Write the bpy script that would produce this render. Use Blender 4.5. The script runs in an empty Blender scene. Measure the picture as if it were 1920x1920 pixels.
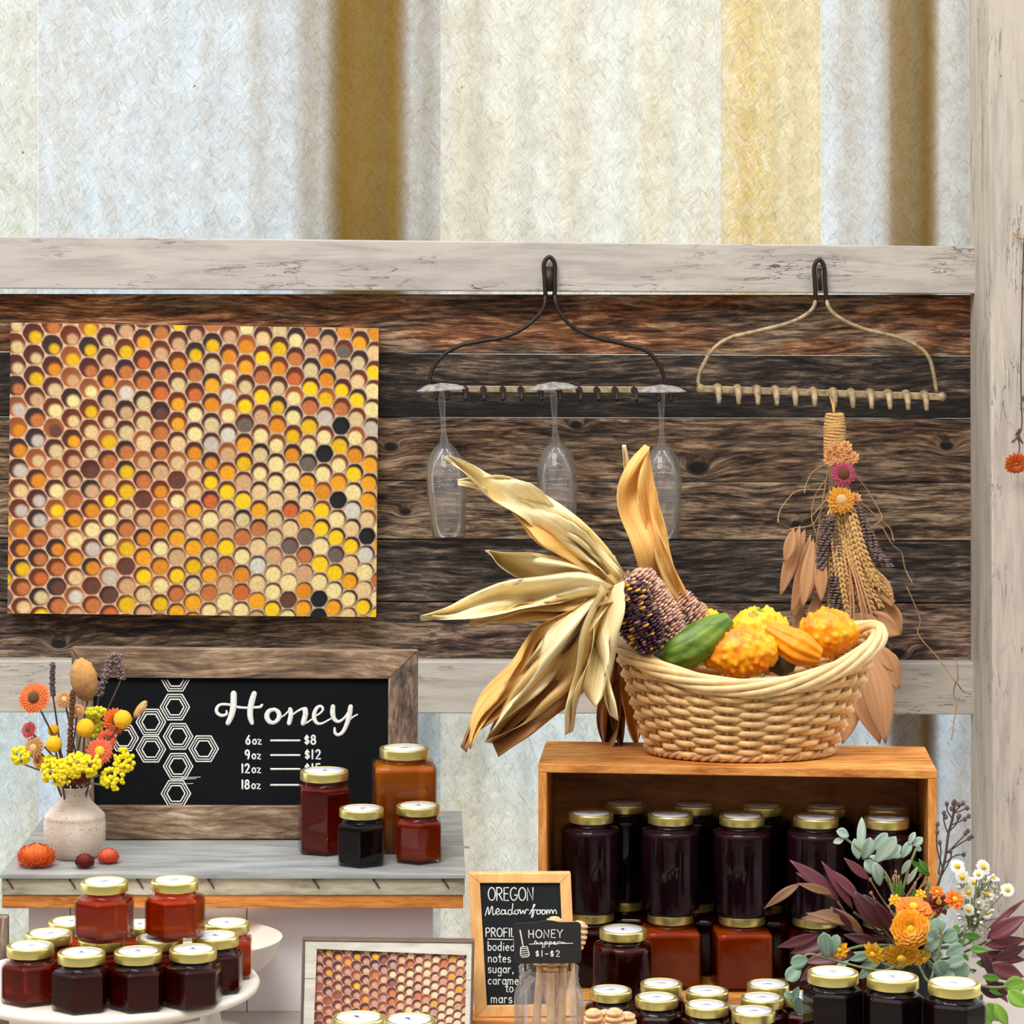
import bpy, bmesh, math, random
import numpy as np
from mathutils import Vector, Matrix, noise

random.seed(11)
S = bpy.context.scene
COL = S.collection
# ---------------------------------------------------------------- camera, world, lights, exposure
F, CX, CY, ZC = 5200.0, 805.0, 560.0, 1.70
cam_d = bpy.data.cameras.new('camera')
cam_d.sensor_width = 36.0
cam_d.sensor_fit = 'HORIZONTAL'
cam_d.lens = F * 36 / 1920
cam_d.shift_x = (960 - CX) / 1920
cam_d.shift_y = -(960 - CY) / 1920
cam_d.clip_start = 0.05
cam = bpy.data.objects.new('camera', cam_d)
COL.objects.link(cam)
cam.location = (0, 0, ZC)
cam.rotation_euler = (math.pi / 2, 0, 0)
S.camera = cam
S.view_settings.view_transform = 'Standard'
S.view_settings.look = 'None'
S.view_settings.gamma = 1.0
S.view_settings.use_curve_mapping = False
S.view_settings.exposure = 0.0
try:
    S.cycles.use_denoising = True
    S.cycles.max_bounces = 10
    S.cycles.transparent_max_bounces = 16
    S.cycles.caustics_reflective = False
    S.cycles.caustics_refractive = False
except Exception:
    pass

W = bpy.data.worlds.new('sky')
S.world = W
W.use_nodes = True
wn = W.node_tree
wn.nodes.clear()
wo = wn.nodes.new('ShaderNodeOutputWorld')
wb = wn.nodes.new('ShaderNodeBackground')
wt = wn.nodes.new('ShaderNodeTexCoord')
ws = wn.nodes.new('ShaderNodeSeparateXYZ')
wr = wn.nodes.new('ShaderNodeValToRGB')
wm = wn.nodes.new('ShaderNodeMapRange')
wn.links.new(wt.outputs['Generated'], ws.inputs[0])
wn.links.new(ws.outputs['Y'], wm.inputs[0])
wm.inputs[1].default_value = -1
wm.inputs[2].default_value = 1
wn.links.new(wm.outputs[0], wr.inputs[0])
wr.color_ramp.elements[0].position = 0.42
wr.color_ramp.elements[1].position = 0.58
wr.color_ramp.elements[0].color = (0, 0, 0, 1)
wr.color_ramp.elements[1].color = (1, 1, 1, 1)
wz = wn.nodes.new('ShaderNodeValToRGB')          # the shed in front: dim at eye level, open sky above
wn.links.new(ws.outputs['Z'], wz.inputs[0])
wz.color_ramp.elements[0].position = 0.10
wz.color_ramp.elements[0].color = (0.15, 0.147, 0.145, 1)
wz.color_ramp.elements[1].position = 0.50
wz.color_ramp.elements[1].color = (0.86, 0.85, 0.83, 1)
wx = wn.nodes.new('ShaderNodeMix')
wx.data_type = 'RGBA'
wn.links.new(wr.outputs[0], wx.inputs[0])
wn.links.new(wz.outputs[0], wx.inputs[6])
wx.inputs[7].default_value = (1.62, 1.70, 1.74, 1)
wn.links.new(wx.outputs[2], wb.inputs[0])
wb.inputs[1].default_value = 1.45
wn.links.new(wb.outputs[0], wo.inputs[0])


def area_light(name, loc, target, size, power, color=(1, 1, 1)):
    d = bpy.data.lights.new(name, 'AREA')
    d.shape = 'RECTANGLE'
    d.size, d.size_y = size
    d.energy = power
    d.color = color
    o = bpy.data.objects.new(name, d)
    COL.objects.link(o)
    o.location = loc
    o.rotation_euler = (Vector(target) - Vector(loc)).to_track_quat('-Z', 'Y').to_euler()
    return o


area_light('added_soft_light', (-0.9, 1.2, 4.6), (0.15, 4.1, 1.2), (2.2, 1.4), 155, (1.0, 0.985, 0.965))  # soft lamp added at the upper front left; no real opening there

# ---------------------------------------------------------------- helpers: places


def P(px, py, D):
    """the point of the stall that lies D metres deep, given where it shows in the 1920 frame"""
    return Vector(((px - CX) * D / F, D, ZC - (py - CY) * D / F))


def X_at(px, D):
    return (px - CX) * D / F


def Z_at(py, D):
    return ZC - (py - CY) * D / F


def catmull(pts, n):
    """resample a list of equal-length tuples along a smooth curve"""
    A = np.array([list(p) for p in pts], float)
    if len(A) == 2:
        t = np.linspace(0, 1, n)[:, None]
        return (A[0] * (1 - t) + A[1] * t)
    B = np.vstack([2 * A[0] - A[1], A, 2 * A[-1] - A[-2]])
    m = len(A) - 1
    out = []
    for i in range(n):
        t = i / (n - 1) * m
        k = min(int(t), m - 1)
        u = t - k
        p0, p1, p2, p3 = B[k], B[k + 1], B[k + 2], B[k + 3]
        out.append(0.5 * (2 * p1 + (p2 - p0) * u + (2 * p0 - 5 * p1 + 4 * p2 - p3) * u * u + (3 * p1 - p0 - 3 * p2 + p3) * u ** 3))
    return np.array(out)


def curve(pts, n):
    return [Vector(p) for p in catmull(pts, n)]


class MB:
    """collects the shapes of ONE mesh"""

    def __init__(s):
        s.v, s.f, s.m, s.s, s.uv = [], [], [], [], {}

    def add(s, vs, fs, mi=0, smooth=True, uvs=None):
        b = len(s.v)
        s.v += [Vector(v) for v in vs]
        for f in fs:
            s.f.append([b + i for i in f])
            s.m.append(mi)
            s.s.append(smooth)
        if uvs:
            for i, u in enumerate(uvs):
                s.uv[b + i] = u
        return b

    def box(s, c, size, R=None, mi=0):
        x, y, z = [k / 2 for k in size]
        vs = [Vector((a * x, b * y, d * z)) for a in (-1, 1) for b in (-1, 1) for d in (-1, 1)]
        if R is not None:
            vs = [R @ v for v in vs]
        c = Vector(c)
        s.add([c + v for v in vs], [(0, 1, 3, 2), (4, 6, 7, 5), (0, 4, 5, 1), (2, 3, 7, 6), (0, 2, 6, 4), (1, 5, 7, 3)], mi, False)

    def hexa(s, front, back, mi=0):
        """a slab from four front corners and four back corners (same order round)"""
        vs = list(front) + list(back)
        s.add(vs, [(0, 1, 2, 3), (7, 6, 5, 4), (0, 4, 5, 1), (1, 5, 6, 2), (2, 6, 7, 3), (3, 7, 4, 0)], mi, False)

    def tube(s, pts, r, seg=8, mi=0, closed=False, flat=None, caps=True):
        pts = [Vector(p) for p in pts]
        n = len(pts)
        rr = r if hasattr(r, '__len__') else [r] * n
        T = []
        for i in range(n):
            if closed:
                d = pts[(i + 1) % n] - pts[i - 1]
            else:
                d = pts[min(i + 1, n - 1)] - pts[max(i - 1, 0)]
            if d.length < 1e-9:
                d = Vector((0, 0, 1))
            T.append(d.normalized())
        ref = flat[0].normalized() if flat else (Vector((0, 1, 0)) if abs(T[0].y) < 0.9 else Vector((1, 0, 0)))
        vs = []
        N = (ref - T[0] * ref.dot(T[0])).normalized()
        for i in range(n):
            if flat:
                N = ref - T[i] * ref.dot(T[i])
            else:
                N = N - T[i] * N.dot(T[i])
            if N.length < 1e-6:
                N = T[i].orthogonal()
            N.normalize()
            B = T[i].cross(N)
            k = flat[1] if flat else 1.0
            for j in range(seg):
                a = 2 * math.pi * j / seg
                vs.append(pts[i] + (N * math.cos(a) * k + B * math.sin(a)) * rr[i])
        fs = []
        for i in range(n if closed else n - 1):
            for j in range(seg):
                a, b = i * seg + j, i * seg + (j + 1) % seg
                c, d = ((i + 1) % n) * seg + (j + 1) % seg, ((i + 1) % n) * seg + j
                fs.append((a, b, c, d))
        if caps and not closed:
            fs.append(tuple(range(seg))[::-1])
            fs.append(tuple((n - 1) * seg + j for j in range(seg)))
        s.add(vs, fs, mi, True)

    def lathe(s, prof, c=(0, 0, 0), seg=32, mi=0, sect=None, R=None, caps=True, angs=None):
        """prof: (radius, z[, blend]); sect(a) shapes the ring"""
        c = Vector(c)
        vs = []
        if angs:
            seg = len(angs)
        for p in prof:
            b = p[2] if len(p) > 2 else 1.0
            for j in range(seg):
                a = angs[j] if angs else 2 * math.pi * j / seg
                k = 1.0 if sect is None else sect(a) * (1 - b) + b
                v = Vector((p[0] * k * math.cos(a), p[0] * k * math.sin(a), p[1]))
                vs.append(c + (R @ v if R is not None else v))
        fs = []
        for i in range(len(prof) - 1):
            for j in range(seg):
                fs.append((i * seg + j, i * seg + (j + 1) % seg, (i + 1) * seg + (j + 1) % seg, (i + 1) * seg + j))
        if caps:
            fs.append(tuple(range(seg))[::-1])
            fs.append(tuple((len(prof) - 1) * seg + j for j in range(seg)))
        n0 = len(s.f)
        s.add(vs, fs, mi, True)
        if angs:
            for i in range(len(prof) - 1):
                if prof[i][2] + prof[i + 1][2] < 0.3:
                    for j in range(seg):
                        s.s[n0 + i * seg + j] = False

    def ball(s, c, r, seg=10, rings=6, mi=0, R=None, bump=None):
        c = Vector(c)
        r = r if hasattr(r, '__len__') else (r, r, r)
        vs = [Vector((0, 0, -1))]
        for i in range(1, rings):
            t = math.pi * i / rings
            for j in range(seg):
                a = 2 * math.pi * j / seg
                vs.append(Vector((math.sin(t) * math.cos(a), math.sin(t) * math.sin(a), -math.cos(t))))
        vs.append(Vector((0, 0, 1)))
        out = []
        for v in vs:
            k = 1.0 + (bump(v) if bump else 0.0)
            p = Vector((v.x * r[0] * k, v.y * r[1] * k, v.z * r[2] * k))
            out.append(c + (R @ p if R is not None else p))
        fs = [(0, 1 + (j + 1) % seg, 1 + j) for j in range(seg)]
        for i in range(rings - 2):
            for j in range(seg):
                a, b = 1 + i * seg + j, 1 + i * seg + (j + 1) % seg
                fs.append((a, b, b + seg, a + seg))
        t = len(vs) - 1
        fs += [(t, t - seg + j, t - seg + (j + 1) % seg) for j in range(seg)]
        s.add(out, fs, mi, True)

    def ribbon(s, pts, widths, nrm, cup=0.25, nc=6, wr=0.0, mi=0, ridge=0.0, seed=0):
        """a blade: leaf, petal or husk; pts are Vectors, widths are full widths"""
        n = len(pts)
        nrm = Vector(nrm)
        vs, uvs = [], []
        L = 0
        for i in range(n):
            d = (pts[min(i + 1, n - 1)] - pts[max(i - 1, 0)])
            if d.length < 1e-9:
                d = Vector((0, 0, 1))
            d.normalize()
            sd = d.cross(nrm)
            if sd.length < 1e-4:
                sd = d.orthogonal()
            sd.normalize()
            up = sd.cross(d).normalized()
            if i:
                L += (pts[i] - pts[i - 1]).length
            w = widths[i] / 2
            for j in range(nc + 1):
                t = j / nc * 2 - 1
                z = cup * w * t * t
                z += ridge * w * math.cos(t * 9 + seed)
                if wr:
                    z += wr * noise.noise(Vector((t * 1.3 + seed, L * 14, seed * 3.1)))
                vs.append(pts[i] + sd * (w * t) + up * z)
                uvs.append((j / nc + seed * 0.37, L * 6 + seed * 0.7))
        fs = []
        m = nc + 1
        for i in range(n - 1):
            for j in range(nc):
                fs.append((i * m + j, i * m + j + 1, (i + 1) * m + j + 1, (i + 1) * m + j))
        s.add(vs, fs, mi, True, uvs)

    def leaf(s, base, tip, width, nrm, bend=0.0, cup=0.2, n=8, nc=4, mi=0, peak=0.45, seed=0, sharp=1.0):
        base, tip, nrm = Vector(base), Vector(tip), Vector(nrm).normalized()
        L = (tip - base).length
        pts, ws = [], []
        for i in range(n):
            t = i / (n - 1)
            pts.append(base.lerp(tip, t) + nrm * (bend * L * 4 * t * (1 - t)))
            q = t ** (math.log(0.5) / math.log(peak))
            ws.append(max(0.02, math.sin(math.pi * q) ** sharp) * width)
        s.ribbon(pts, ws, nrm, cup, nc, mi=mi, seed=seed)


def link(o, parent=None):
    COL.objects.link(o)
    if parent is not None:
        o.parent = parent
    return o


def build(name, mb, mats, parent=None, off=(0, 0, 0), bevel=0, solid=0, sub=0):
    """ONE mesh object from mb; coordinates are stored relative to off"""
    off = Vector(off)
    me = bpy.data.meshes.new(name)
    me.from_pydata([tuple(v - off) for v in mb.v], [], mb.f)
    mats = mats if isinstance(mats, (list, tuple)) else [mats]
    for m in mats:
        me.materials.append(m)
    me.polygons.foreach_set('material_index', mb.m)
    me.polygons.foreach_set('use_smooth', mb.s)
    if mb.uv:
        uvl = me.uv_layers.new(name='UVMap')
        li = np.zeros(len(me.loops), dtype=np.int32)
        me.loops.foreach_get('vertex_index', li)
        tab = np.zeros((len(mb.v), 2), dtype=np.float32)
        for k, u in mb.uv.items():
            tab[k] = u
        uvl.data.foreach_set('uv', tab[li].ravel())
    me.update()
    o = bpy.data.objects.new(name, me)
    link(o, parent)
    if parent is None:
        o.location = off
    if solid:
        md = o.modifiers.new('thickness', 'SOLIDIFY')
        md.thickness = solid
        md.offset = 0
    if bevel:
        md = o.modifiers.new('edges', 'BEVEL')
        md.width = bevel
        md.segments = 2
        md.limit_method = 'ANGLE'
    if sub:
        md = o.modifiers.new('smooth', 'SUBSURF')
        md.levels = md.render_levels = sub
    return o


def tag(o, label, cat, group=None):
    o['label'] = label
    o['category'] = cat
    if group:
        o['group'] = group
    return o


def thing(name, label, cat, loc=(0, 0, 0), rotz=0.0, group=None):
    o = bpy.data.objects.new(name, None)
    o.empty_display_size = 0.02
    link(o)
    o.location = loc
    o.rotation_euler = (0, 0, rotz)
    return tag(o, label, cat, group)


def struct(o):
    o['kind'] = 'structure'
    return o


def dup(root, loc, rotz, label, group=None, tilt=(0, 0)):
    r = root.copy()
    COL.objects.link(r)
    r.location = loc
    r.rotation_euler = (tilt[0], tilt[1], rotz)
    r['label'] = label
    if group:
        r['group'] = group
    for ch in list(root.children):
        c = ch.copy()
        COL.objects.link(c)
        c.parent = r
        for g in list(ch.children):
            d = g.copy()
            COL.objects.link(d)
            d.parent = c
    return r


# ---------------------------------------------------------------- helpers: materials
def srgb(r, g, b):
    f = lambda c: (c / 255 / 12.92) if c / 255 <= 0.04045 else ((c / 255 + 0.055) / 1.055) ** 2.4
    return (f(r), f(g), f(b), 1.0)


class NT:
    def __init__(s, name):
        s.m = bpy.data.materials.new(name)
        s.m.use_nodes = True
        s.t = s.m.node_tree
        s.t.nodes.clear()
        s.out = s.t.nodes.new('ShaderNodeOutputMaterial')
        s.tc = None

    def node(s, typ, **kw):
        n = s.t.nodes.new('ShaderNode' + typ)
        for k, v in kw.items():
            setattr(n, k, v)
        return n

    def set(s, sock, v):
        if hasattr(v, 'is_output'):
            s.t.links.new(v, sock)
        else:
            sock.default_value = v

    def coord(s, kind='Object', scale=(1, 1, 1), loc=(0, 0, 0), rot=(0, 0, 0), vec=None):
        if vec is None:
            if s.tc is None:
                s.tc = s.node('TexCoord')
            vec = s.tc.outputs[kind]
        n = s.node('Mapping')
        s.t.links.new(vec, n.inputs[0])
        n.inputs['Location'].default_value = loc
        n.inputs['Rotation'].default_value = rot
        n.inputs['Scale'].default_value = scale
        return n.outputs[0]

    def noise(s, vec, scale, detail=4, rough=0.5, dist=0.0, color=False):
        n = s.node('TexNoise')
        s.t.links.new(vec, n.inputs['Vector'])
        n.inputs['Scale'].default_value = scale
        n.inputs['Detail'].default_value = detail
        n.inputs['Roughness'].default_value = rough
        n.inputs['Distortion'].default_value = dist
        return n.outputs['Color' if color else 'Fac']

    def voronoi(s, vec, scale, feature='F1', out='Distance'):
        n = s.node('TexVoronoi', feature=feature)
        s.t.links.new(vec, n.inputs['Vector'])
        n.inputs['Scale'].default_value = scale
        return n.outputs[out]

    def ramp(s, fac, stops, interp='LINEAR'):
        n = s.node('ValToRGB')
        s.t.links.new(fac, n.inputs[0])
        cr = n.color_ramp
        cr.interpolation = interp
        while len(cr.elements) < len(stops):
            cr.elements.new(0.5)
        for e, (p, c) in zip(cr.elements, stops):
            e.position = p
            e.color = c if hasattr(c, '__len__') else (c, c, c, 1)
        return n.outputs[0]

    def math(s, op, a, b=0.0, c=None):
        n = s.node('Math', operation=op)
        s.set(n.inputs[0], a)
        s.set(n.inputs[1], b)
        if c is not None:
            s.set(n.inputs[2], c)
        return n.outputs[0]

    def mix(s, fac, a, b, mode='MIX'):
        n = s.node('Mix', data_type='RGBA', blend_type=mode)
        s.set(n.inputs[0], fac)
        s.set(n.inputs[6], a)
        s.set(n.inputs[7], b)
        return n.outputs[2]

    def add(s, a, b):
        n = s.node('VectorMath', operation='ADD')
        s.set(n.inputs[0], a)
        s.set(n.inputs[1], b)
        return n.outputs[0]

    def bump(s, h, strength=0.3, dist=0.002):
        n = s.node('Bump')
        s.t.links.new(h, n.inputs['Height'])
        n.inputs['Strength'].default_value = strength
        n.inputs['Distance'].default_value = dist
        return n.outputs[0]

    def pbr(s, color, rough=0.6, metal=0.0, normal=None, **kw):
        n = s.node('BsdfPrincipled')
        s.set(n.inputs['Base Color'], color)
        s.set(n.inputs['Roughness'], rough)
        s.set(n.inputs['Metallic'], metal)
        if normal is not None:
            s.t.links.new(normal, n.inputs['Normal'])
        for k, v in kw.items():
            s.set(n.inputs[k.replace('_', ' ')], v)
        return n.outputs[0]

    def done(s, sh):
        s.t.links.new(sh, s.out.inputs[0])
        return s.m


def plain(name, c, rough=0.6, metal=0.0, vary=0.15, scale=60, bump=0.2, **kw):
    n = NT(name)
    co = n.coord()
    f = n.noise(co, scale, 4, 0.6)
    dk = tuple(x * (1 - vary) for x in c[:3]) + (1,)
    lt = tuple(min(1, x * (1 + vary)) for x in c[:3]) + (1,)
    col = n.ramp(f, [(0.3, dk), (0.7, lt)])
    return n.done(n.pbr(col, rough, metal, n.bump(f, bump, 0.001) if bump else None, **kw))


def wood(name, stops, axis='x', rough=0.75, fine=120, mid=14, seed=0.0, knots=0.0, bump=0.4, along=1.0, contrast=0.5, patch=None, spots=(), stain=None, gain=1.75):
    """grain along one axis; stops: a ramp from dark to light; spots: knots at (x, z, radius)"""
    n = NT(name)

    def sc(a, b):
        return {'x': (a, b, b), 'y': (b, a, b), 'z': (b, b, a)}[axis]
    raw = n.coord('Object', (1, 1, 1))
    base = n.coord(vec=raw, loc=(seed, seed * 1.7, seed * 2.3))
    warp = n.noise(n.coord(vec=base, scale=sc(3.0, 9.0)), 1.0, 3, 0.5, 0, True)
    wv = n.node('VectorMath', operation='SCALE')
    n.set(wv.inputs[0], warp)
    wv.inputs['Scale'].default_value = 0.045
    b2 = n.add(base, wv.outputs[0])
    near = None
    for (kx, kz, kr) in spots:
        sh = n.coord(vec=raw, loc=(-kx * 0.62, 0, -kz), scale=(0.62, 0.0, 1))
        ln = n.node('VectorMath', operation='LENGTH')
        n.set(ln.inputs[0], sh)
        d = n.math('DIVIDE', ln.outputs['Value'], kr)
        near = d if near is None else n.math('MINIMUM', near, d)
    if near is not None:
        pull = n.math('MULTIPLY', n.math('DIVIDE', 1.0, n.math('ADD', 1.0, n.math('MULTIPLY', near, near))), 0.03)
        cx = n.node('CombineXYZ')
        n.set(cx.inputs['Z' if axis == 'x' else 'X'], pull)
        b2 = n.add(b2, cx.outputs[0])
    g1 = n.noise(n.coord(vec=b2, scale=sc(2.2 * along, mid)), 3.0, 6, 0.7, 0.5)
    g2 = n.noise(n.coord(vec=b2, scale=sc(11.0 * along, fine)), 1.6, 5, 0.7, 0.2)
    f = n.math('ADD', n.math('MULTIPLY', g1, 1 - contrast), n.math('MULTIPLY', g2, contrast))
    f = n.math('ADD', n.math('MULTIPLY', n.math('SUBTRACT', f, 0.5), gain), 0.5)
    col = n.ramp(f, stops)
    if patch:
        pm_ = n.ramp(n.noise(n.coord(vec=b2, scale=sc(3.5, 16)), 1.0, 4, 0.6, 0.4), [(0.47, 0.0), (0.58, 1.0)])
        col = n.mix(pm_, col, n.ramp(f, patch))
    if stain:
        zs = n.node('SeparateXYZ')
        n.t.links.new(raw, zs.inputs[0])
        zz = n.math('ADD', zs.outputs['Z'], n.math('MULTIPLY', n.math('SUBTRACT', g1, 0.5), 0.05))
        mr = n.node('MapRange')
        n.set(mr.inputs[0], zz)
        mr.inputs[1].default_value, mr.inputs[2].default_value = stain[0], stain[1]
        mr.inputs[3].default_value, mr.inputs[4].default_value = stain[2], 0.0
        col = n.mix(mr.outputs[0], col, (0.006, 0.005, 0.005, 1))
    if knots:
        kd = n.voronoi(n.coord(vec=b2, scale=sc(2.2, 5.5)), 1.0)
        km = n.ramp(kd, [(0.0, 1.0), (0.05, 1.0), (0.10, 0.0)])
        col = n.mix(n.math('MULTIPLY', km, knots), col, stops[0][1])
    if near is not None:
        col = n.mix(n.ramp(near, [(0.6, 1.0), (1.1, 0.5), (1.5, 0.0)]), col, (0.010, 0.008, 0.007, 1))
    return n.done(n.pbr(col, rough, 0, n.bump(f, bump, 0.003)))


def painted(name, base, dark, axis='x', seed=0.0, chips=0.62):
    """old white paint on timber: hairline cracks and flakes down to the wood"""
    n = NT(name)

    def sc(a, b):
        return {'x': (a, b, b), 'z': (b, b, a)}[axis]
    co = n.coord('Object', (1, 1, 1), (seed, seed * 2, seed * 3))
    soft = n.noise(n.coord(vec=co, scale=sc(2, 7)), 2.0, 5, 0.6)
    g = n.noise(n.coord(vec=co, scale=sc(6, 55)), 1.0, 6, 0.7, 0.3)
    col = n.ramp(soft, [(0.3, tuple(k * 0.86 for k in base[:3]) + (1,)), (0.7, base)])
    col = n.mix(n.ramp(g, [(0.38, 0.75), (0.56, 0.0)]), col, tuple(k * 0.62 for k in base[:3]) + (1,))
    cr = n.noise(n.coord(vec=co, scale=sc(9, 74)), 1.2, 4, 0.6, 0.5)
    line = n.ramp(cr, [(0.478, 0.0), (0.498, 1.0), (0.502, 1.0), (0.522, 0.0)])
    mask = n.ramp(n.noise(n.coord(vec=co, scale=sc(4, 9)), 1.6, 3, 0.6), [(0.50, 0.0), (0.60, 0.85)])
    fl = n.noise(n.coord(vec=co, scale=sc(16, 42)), 1.0, 6, 0.68, 0.6)
    patch = n.noise(n.coord(vec=co, scale=sc(3, 6)), 1.0, 3, 0.5)
    fl = n.math('ADD', n.math('MULTIPLY', fl, 0.75), n.math('MULTIPLY', patch, 0.25))
    flake = n.ramp(fl, [(chips, 0.0), (chips + 0.025, 0.9)])
    dk = n.math('MAXIMUM', n.math('MULTIPLY', line, mask), flake)
    col = n.mix(dk, col, dark)
    h = n.math('SUBTRACT', n.math('MULTIPLY', g, 0.4), dk)
    return n.done(n.pbr(col, 0.7, 0, n.bump(h, 0.35, 0.002)))


def fiberglass(name, tint, back, stain, seed=0.0, stains=0.5):
    """translucent sheet: glass fibres in resin, yellowed in streaks; daylight comes through"""
    n = NT(name)
    co = n.coord('Object', (1, 1, 1), (seed, 0, seed * 1.3))
    jit = n.noise(co, 30, 2, 0.5, 0, True)
    jv = n.node('VectorMath', operation='SCALE')
    n.set(jv.inputs[0], jit)
    jv.inputs['Scale'].default_value = 0.022
    cj = n.add(co, jv.outputs[0])
    layers = []
    for rot, a, b in ((0.55, 400, 62), (-0.6, 420, 66), (0.35, 380, 60), (-0.9, 440, 70)):
        v = n.noise(n.coord(vec=n.coord(vec=cj, rot=(0, rot, 0)), scale=(a, 1, b)), 1.0, 2, 0.5)
        layers.append(v)
    dk = n.math('MAXIMUM', layers[0], layers[1])
    lt = n.math('MAXIMUM', layers[2], layers[3])
    dkm = n.ramp(dk, [(0.55, 0.0), (0.70, 1.0)])
    ltm = n.ramp(lt, [(0.54, 0.0), (0.70, 1.0)])
    st = n.noise(n.coord(vec=co, scale=(15, 1, 0.5)), 1.0, 3, 0.55, 0.2)
    sm = n.noise(n.coord(vec=co, scale=(9, 1, 4)), 1.0, 4, 0.65)
    stn = n.ramp(n.math('ADD', n.math('MULTIPLY', st, 0.7), n.math('MULTIPLY', sm, 0.3)), [(0.44, 0.0), (0.64, stains)])
    tcol = n.mix(stn, tint, stain)
    tcol = n.mix(n.math('MULTIPLY', ltm, 0.55), tcol, (0.98, 0.98, 0.98, 1))
    tcol = n.mix(n.math('MULTIPLY', dkm, 0.62), tcol, n.mix(0.5, tcol, (0.10, 0.09, 0.07, 1)))
    mott = n.noise(n.coord(vec=co, scale=(40, 1, 30)), 1.0, 4, 0.7)
    tcol = n.mix(n.ramp(mott, [(0.38, 0.5), (0.62, 0.0)]), tcol, n.mix(0.5, tcol, (0.2, 0.19, 0.16, 1)))
    speck = n.ramp(n.noise(n.coord(vec=cj, scale=(1.4, 1, 0.7)), 42, 2, 0.5, 0.6), [(0.765, 0.0), (0.78, 0.85)])
    tcol = n.mix(speck, tcol, (0.05, 0.04, 0.03, 1))
    tr = n.node('BsdfTranslucent')
    n.set(tr.inputs[0], tcol)
    df = n.node('BsdfDiffuse')
    n.set(df.inputs[0], n.mix(n.math('MULTIPLY', dkm, 0.25), n.mix(n.math('MULTIPLY', stn, 0.6), back, tuple(k * 0.6 for k in back[:3]) + (1,)), tuple(k * 0.5 for k in back[:3]) + (1,)))
    mx = n.node('MixShader')
    mx.inputs[0].default_value = 0.42
    n.t.links.new(tr.outputs[0], mx.inputs[1])
    n.t.links.new(df.outputs[0], mx.inputs[2])
    return n.done(mx.outputs[0])


def streaked(name, c_dark, c_light, rough=0.6, across=30, trans=0.0, seed=0.0):
    """blade material: lengthwise veins from the blade's own UVs"""
    n = NT(name)
    co = n.coord('UV', (across, 0.8, 1), (seed, seed, 0))
    f = n.noise(co, 1.0, 4, 0.6)
    g = n.noise(n.coord('UV', (across * 0.22, 0.5, 1), (seed * 2, 0, 0)), 1.0, 3, 0.5)
    ff = n.math('ADD', n.math('MULTIPLY', f, 0.6), n.math('MULTIPLY', g, 0.4))
    col = n.ramp(ff, [(0.33, c_dark), (0.62, c_light)])
    sh = n.pbr(col, rough, 0, n.bump(f, 0.28, 0.0012))
    if trans:
        tr = n.node('BsdfTranslucent')
        n.set(tr.inputs[0], col)
        mx = n.node('MixShader')
        mx.inputs[0].default_value = trans
        n.t.links.new(sh, mx.inputs[1])
        n.t.links.new(tr.outputs[0], mx.inputs[2])
        sh = mx.outputs[0]
    return n.done(sh)


def thin_glass(name, tint=(1, 1, 1, 1), rough=0.02, frost=0.0):
    n = NT(name)
    lw = n.node('Fresnel')
    lw.inputs[0].default_value = 1.5
    tr = n.node('BsdfTransparent')
    tr.inputs[0].default_value = tint
    gl = n.node('BsdfGlossy')
    gl.inputs['Roughness'].default_value = rough
    mx = n.node('MixShader')
    n.set(mx.inputs[0], n.math('MULTIPLY', lw.outputs[0], 0.6))
    n.t.links.new(tr.outputs[0], mx.inputs[1])
    n.t.links.new(gl.outputs[0], mx.inputs[2])
    sh = mx.outputs[0]
    if frost:
        df = n.node('BsdfDiffuse')
        df.inputs[0].default_value = (0.85, 0.82, 0.8, 1)
        m2 = n.node('MixShader')
        fr = n.noise(n.coord('Object', (1, 1, 0.35)), 90, 3, 0.6)
        n.set(m2.inputs[0], n.ramp(fr, [(0.4, frost * 0.6), (0.65, frost * 1.5)]))
        n.t.links.new(sh, m2.inputs[1])
        n.t.links.new(df.outputs[0], m2.inputs[2])
        sh = m2.outputs[0]
    return n.done(sh)


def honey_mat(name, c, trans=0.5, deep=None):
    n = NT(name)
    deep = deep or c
    f = n.noise(n.coord(), 18, 3, 0.5)  # noise mimics the uneven glow of light through honey, put into the colour
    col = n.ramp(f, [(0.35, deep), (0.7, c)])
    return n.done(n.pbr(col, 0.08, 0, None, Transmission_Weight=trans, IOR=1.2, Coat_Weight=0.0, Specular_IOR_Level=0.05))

# ---------------------------------------------------------------- materials
M = {}
M['paint_x'] = painted('white_paint_beam', srgb(200, 192, 183), srgb(84, 68, 56), 'x', 0.0, 0.63)
M['paint_x2'] = painted('white_paint_lower_beam', srgb(208, 201, 190), srgb(110, 92, 78), 'x', 3.3, 0.70)
M['paint_z'] = painted('white_paint_post', srgb(208, 197, 184), srgb(80, 68, 58), 'z', 1.7, 0.625)
M['stud'] = wood('raw_stud', [(0.3, srgb(120, 96, 66)), (0.7, srgb(170, 140, 100))], 'z')
M['steel_dark'] = plain('dark_steel', srgb(52, 42, 38), 0.5, 0.55, 0.3, 80, 0.3)
M['steel_tan'] = plain('worn_tan_steel', srgb(168, 146, 112), 0.6, 0.25, 0.45, 110, 0.5)
M['steel_rust'] = plain('rusty_bar', srgb(164, 146, 116), 0.6, 0.3, 0.4, 90, 0.5)
M['straw'] = streaked('corn_husk_straw', srgb(236, 204, 138), srgb(255, 244, 200), 0.6, 34, 0.15)
M['straw_dk'] = streaked('corn_husk_tan', srgb(200, 154, 86), srgb(244, 208, 138), 0.6, 30, 0.18)
M['straw_or'] = streaked('corn_husk_golden', srgb(228, 160, 66), srgb(255, 214, 132), 0.6, 30, 0.15)
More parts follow.
